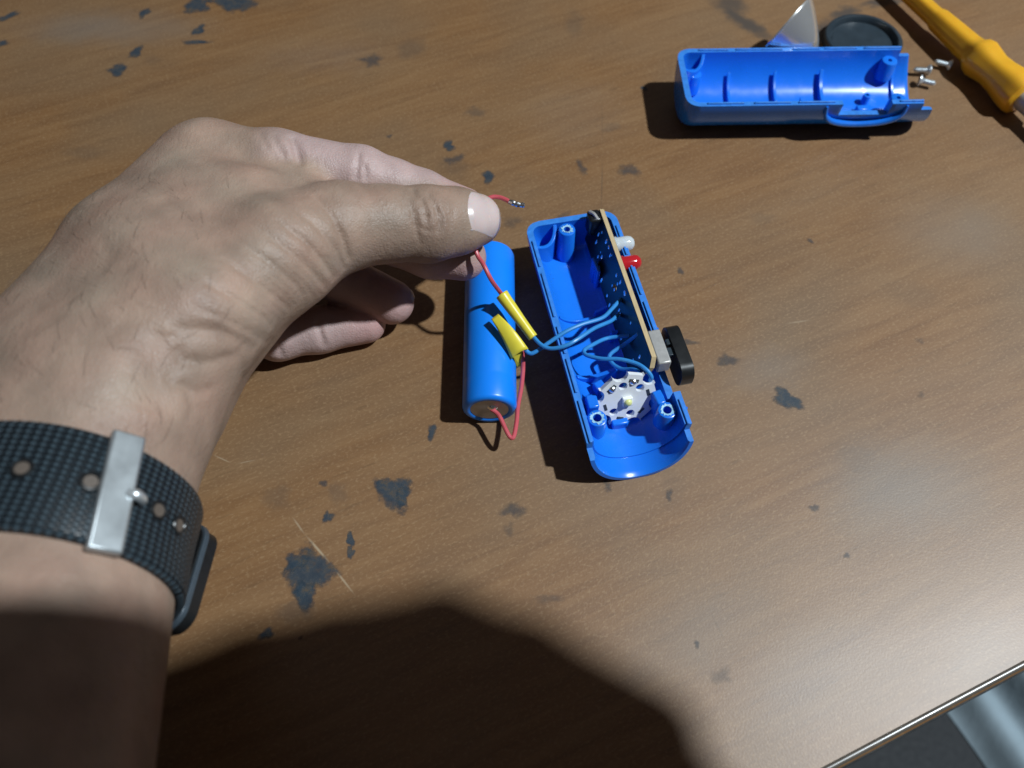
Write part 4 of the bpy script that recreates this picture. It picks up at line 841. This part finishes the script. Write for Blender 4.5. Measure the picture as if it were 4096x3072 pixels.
# ------------------------------------------------------------------ wristwatch worn on the forearm
def strap_material():
    m = material('woven_black_rubber', (.020, .034, .046), .42, spec=.5); nt, lk, b = nodes(m)
    uv = nd(nt, 'ShaderNodeUVMap'); sp_ = nd(nt, 'ShaderNodeSeparateXYZ'); lk.new(uv.outputs[0], sp_.inputs[0])
    def mth(op, a, b_=None):
        x = nd(nt, 'ShaderNodeMath', operation=op)
        for i, v in enumerate((a, b_)):
            if v is None: continue
            if hasattr(v, 'links'): lk.new(v, x.inputs[i])
            else: x.inputs[i].default_value = v
        return x.outputs[0]
    p = mth('ADD', sp_.outputs[0], mth('MULTIPLY', sp_.outputs[1], 1.35)); q = mth('SUBTRACT', sp_.outputs[0], mth('MULTIPLY', sp_.outputs[1], 1.35))
    h = mth('MULTIPLY', mth('SINE', mth('MULTIPLY', p, 1.75)), mth('SINE', mth('MULTIPLY', q, 1.75)))
    h2 = mth('MULTIPLY', mth('ADD', h, 1.0), .5)
    mr = nd(nt, 'ShaderNodeMapRange'); lk.new(h2, mr.inputs['Value']); mr.inputs['From Min'].default_value = .35; mr.inputs['From Max'].default_value = .75
    bp = nd(nt, 'ShaderNodeBump', Strength=1., Distance=.0008); lk.new(mr.outputs[0], bp.inputs['Height']); lk.new(bp.outputs[0], b.inputs['Normal'])
    mx = nd(nt, 'ShaderNodeMix', data_type='RGBA'); lk.new(mr.outputs[0], mx.inputs['Factor']); mx.inputs['A'].default_value = (.006, .010, .014, 1); mx.inputs['B'].default_value = (.040, .062, .078, 1); lk.new(mx.outputs['Result'], b.inputs['Base Color'])
    return m
M['strap'] = strap_material()
sa0 = np.array((-107.23, -76.31, 58.58)); sdir = np.array((0.02, 0.99, -0.15)); sdir /= np.linalg.norm(sdir)
sxv = np.array((1., 0, 0)) - sdir * sdir[0]; sxv /= np.linalg.norm(sxv); syv = np.cross(sdir, sxv)
if syv[2] < 0: syv = -syv
ww = thing('wristwatch', 'black woven-texture strap watch with steel buckle worn on the wrist', 'watch', tuple(sa0 - np.array((0, 0, 30))))
def skin_radius(dirs, off=0.0):
    o = sa0 + sdir * off; p = o + dirs * 70.0
    for _ in range(60): p = p - dirs * smooth_f(p)[:, None] * .8
    return p
NA, SW = 120, 12.4
ang = np.linspace(0, 2 * math.pi, NA, endpoint=False); dirs = np.cos(ang)[:, None] * sxv + np.sin(ang)[:, None] * syv
rows = [(-SW, .35), (-SW + .5, 1.9), (-SW + 1.4, 2.3), (0, 2.4), (SW - 1.4, 2.3), (SW - .5, 1.9), (SW, .35)]
V, UV = [], []
mid = skin_radius(dirs); seglen = np.linalg.norm(np.roll(mid, -1, 0) - mid, axis=1); arc = np.concatenate([[0], np.cumsum(seglen)])
prj = {o_: skin_radius(dirs, o_) for o_ in (-SW, 0, SW)}
for a in range(NA + 1):
    k = a % NA
    for o_, th in rows:
        pl_ = prj[-SW][k] if o_ < -2 else prj[SW][k] if o_ > 2 else prj[0][k]
        f_ = abs(o_) / SW; rad = (1 - f_) * np.linalg.norm(prj[0][k] - sa0) + f_ * np.linalg.norm(pl_ - sa0 - sdir * (SW if o_ > 2 else -SW if o_ < -2 else 0))
        rad = max(rad, np.linalg.norm(prj[0][k] - sa0) * .985)
        V.append(sa0 + sdir * o_ + dirs[k] * (rad + th)); UV.append((arc[a], o_))
Fc = []; nr = len(rows)
for a in range(NA):
    for i in range(nr - 1): Fc.append([a * nr + i, a * nr + i + 1, (a + 1) * nr + i + 1, (a + 1) * nr + i])
Vm = (np.array(V) * K - np.array(ww.location)).tolist()
mes = bpy.data.meshes.new('strap'); mes.from_pydata(Vm, [], Fc); mes.update(); mes.shade_smooth()
ul = mes.uv_layers.new(name='UVMap')
for lp in mes.loops: ul.data[lp.index].uv = UV[lp.vertex_index]
strap = bpy.data.objects.new('strap', mes); COL.objects.link(strap); strap.parent = ww; mes.materials.append(M['strap'])
def on_strap(deg, off, h):
    d = np.array([math.cos(R(deg)) * sxv + math.sin(R(deg)) * syv]); p = skin_radius(d)[0]; tg = -math.sin(R(deg)) * sxv + math.cos(R(deg)) * syv
    p2 = skin_radius(np.array([math.cos(R(deg + 4)) * sxv + math.sin(R(deg + 4)) * syv]))[0]; p1 = skin_radius(np.array([math.cos(R(deg - 4)) * sxv + math.sin(R(deg - 4)) * syv]))[0]
    tg = p2 - p1; tg /= np.linalg.norm(tg); nn_ = np.cross(tg, sdir); nn_ = nn_ if nn_ @ d[0] > 0 else -nn_
    return p + sdir * off + nn_ * h, tg, nn_
def deg_for(pt):
    q = np.array(pt) - sa0; q = q - sdir * (q @ sdir); return math.degrees(math.atan2(q @ syv, q @ sxv))
pb, tg, nb = on_strap(deg_for((-81.03, -76.42, 84.00)), 0, 3.4)
bs = sdir * math.cos(R(8)) + tg * math.sin(R(8)); bx_ = tg * math.cos(R(8)) - sdir * math.sin(R(8))
bk = obj('buckle', *box(pb, (bx_, bs, nb), (7.0, 2 * SW + 2.2, 2.4)), 'buckle', ww, bevel=.6)
obj('buckle_pin', *tube([pb - tg * 2.0 + nb * .8, pb - tg * 3.6 + nb * 1.5, pb - tg * 5.2 + nb * .6, pb - tg * 5.8 - nb * .8], [1.0, 1.25, 1.1, .9], 12, 5), 'steel', bk)
for dg in [deg_for(p) for p in ((-100.58, -71.21, 82.00), (-87.62, -74.51, 84.00), (-77.15, -76.36, 82.00), (-72.62, -76.98, 76.00), (-71.31, -77.29, 68.00))]:
    ph, tg, nh = on_strap(dg, .6, 2.75)
    e = obj('eyelet', *lathe([(0, 2.3), (.30, 2.05), (.36, 1.7), (.05, 1.45), (.03, 0)], ph, nh, 24, cap=False), 'black', ww)
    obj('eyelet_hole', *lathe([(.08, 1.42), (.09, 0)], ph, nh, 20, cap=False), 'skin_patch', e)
pk, tg, nk = on_strap(deg_for((-88.15, -74.64, 22.00)), 0, 1.6)
wc = obj('watch_case', *plate(rrect(36, 27, 5), [], pk + nk * .6, (tg, sdir, nk), 5.4), 'black', ww, bevel=1.2)
obj('case_frame', *plate(rrect(37.4, 28.4, 5.6), [], pk + nk * -1.0, (tg, sdir, nk), 1.5), 'case_metal', wc, bevel=.4)
obj('watch_glass', *plate(rrect(32, 23, 4), [], pk + nk * 3.4, (tg, sdir, nk), .5), 'phone', wc, bevel=.15)
# ------------------------------------------------------------------ photographer's phone and hand, held over the table (its shadow falls in the picture)
CP = np.array((0, -134., 232.1)); CU = np.array((0, .8660254, .5)); CF = np.array((0, .5, -.8660254)); CXv = np.array((1., 0, 0))
def H(x, a, b): return CP + CXv * x + CU * a + CF * b
ph = thing('smartphone', 'dark smartphone held sideways above the table casting the broad soft shadow', 'phone', tuple(H(58, 12, -14)))
obj('body', *plate(rrect(162, 75, 9), [], H(64, 15, -9.0), (CXv * .9962 + CU * .087, CU * .9962 - CXv * .087, CF), 8.2), 'phone', ph, bevel=1.2)
obj('camera_bump', *plate(rrect(24, 30, 6), [], H(-6, -6, -4.0), (CXv, CU, CF), 1.6), 'bezel', ph, bevel=.4)
PC = [([(171,32,-24, 26), (194,20,-28, 33), (219,-13,-38, 31), (263,-98,-78, 30), (288,-218,-128, 36)], 10),
    ([(219,52,-32, 15), (199,70,-28, 11), (177,75,-20, 9.5), (146,67,-15, 9), (124,62,-14, 8.5), (104,55,-14, 8)], 8),
    ([(193,42,-18, 16), (181,56,-10, 11), (159,56,-8, 9), (135,50,-10, 8)], 8),
    ([(188,12,-18, 16), (173,28,-8, 10), (151,30,-7, 8.5), (131,24,-9, 7.5)], 8),
    ([(188,22,-38, 16), (163,18,-42, 11), (141,26,-43, 9)], 8)]
grip_f = lambda P: hand_field(P, [([(H(*p[:3]), p[3]) for p in pts], k) for pts, k in PC[:1]], [([(H(*p[:3]), p[3]) for p in pts], k) for pts, k in PC[1:]])
me, gv = skin_mesh('phone_hand', grip_f, None, (95, -420, 130), (330, -20, 340), 3.0, 1)
GB = np.array((190., -130, 0)); me.vertices.foreach_set('co', ((gv - GB) * K).ravel()); me.update()
att = me.color_attributes.new('pigment', 'FLOAT_COLOR', 'POINT'); att.data.foreach_set('color', np.c_[np.tile(tan, (len(gv), 1)), np.ones(len(gv))].ravel())
me.shade_smooth(); ghand = bpy.data.objects.new('hand', me); COL.objects.link(ghand); ghand.location = GB * K; me.materials.append(M['skin'])
tag(ghand, 'other hand gripping the end of the smartphone above the table', 'hand')
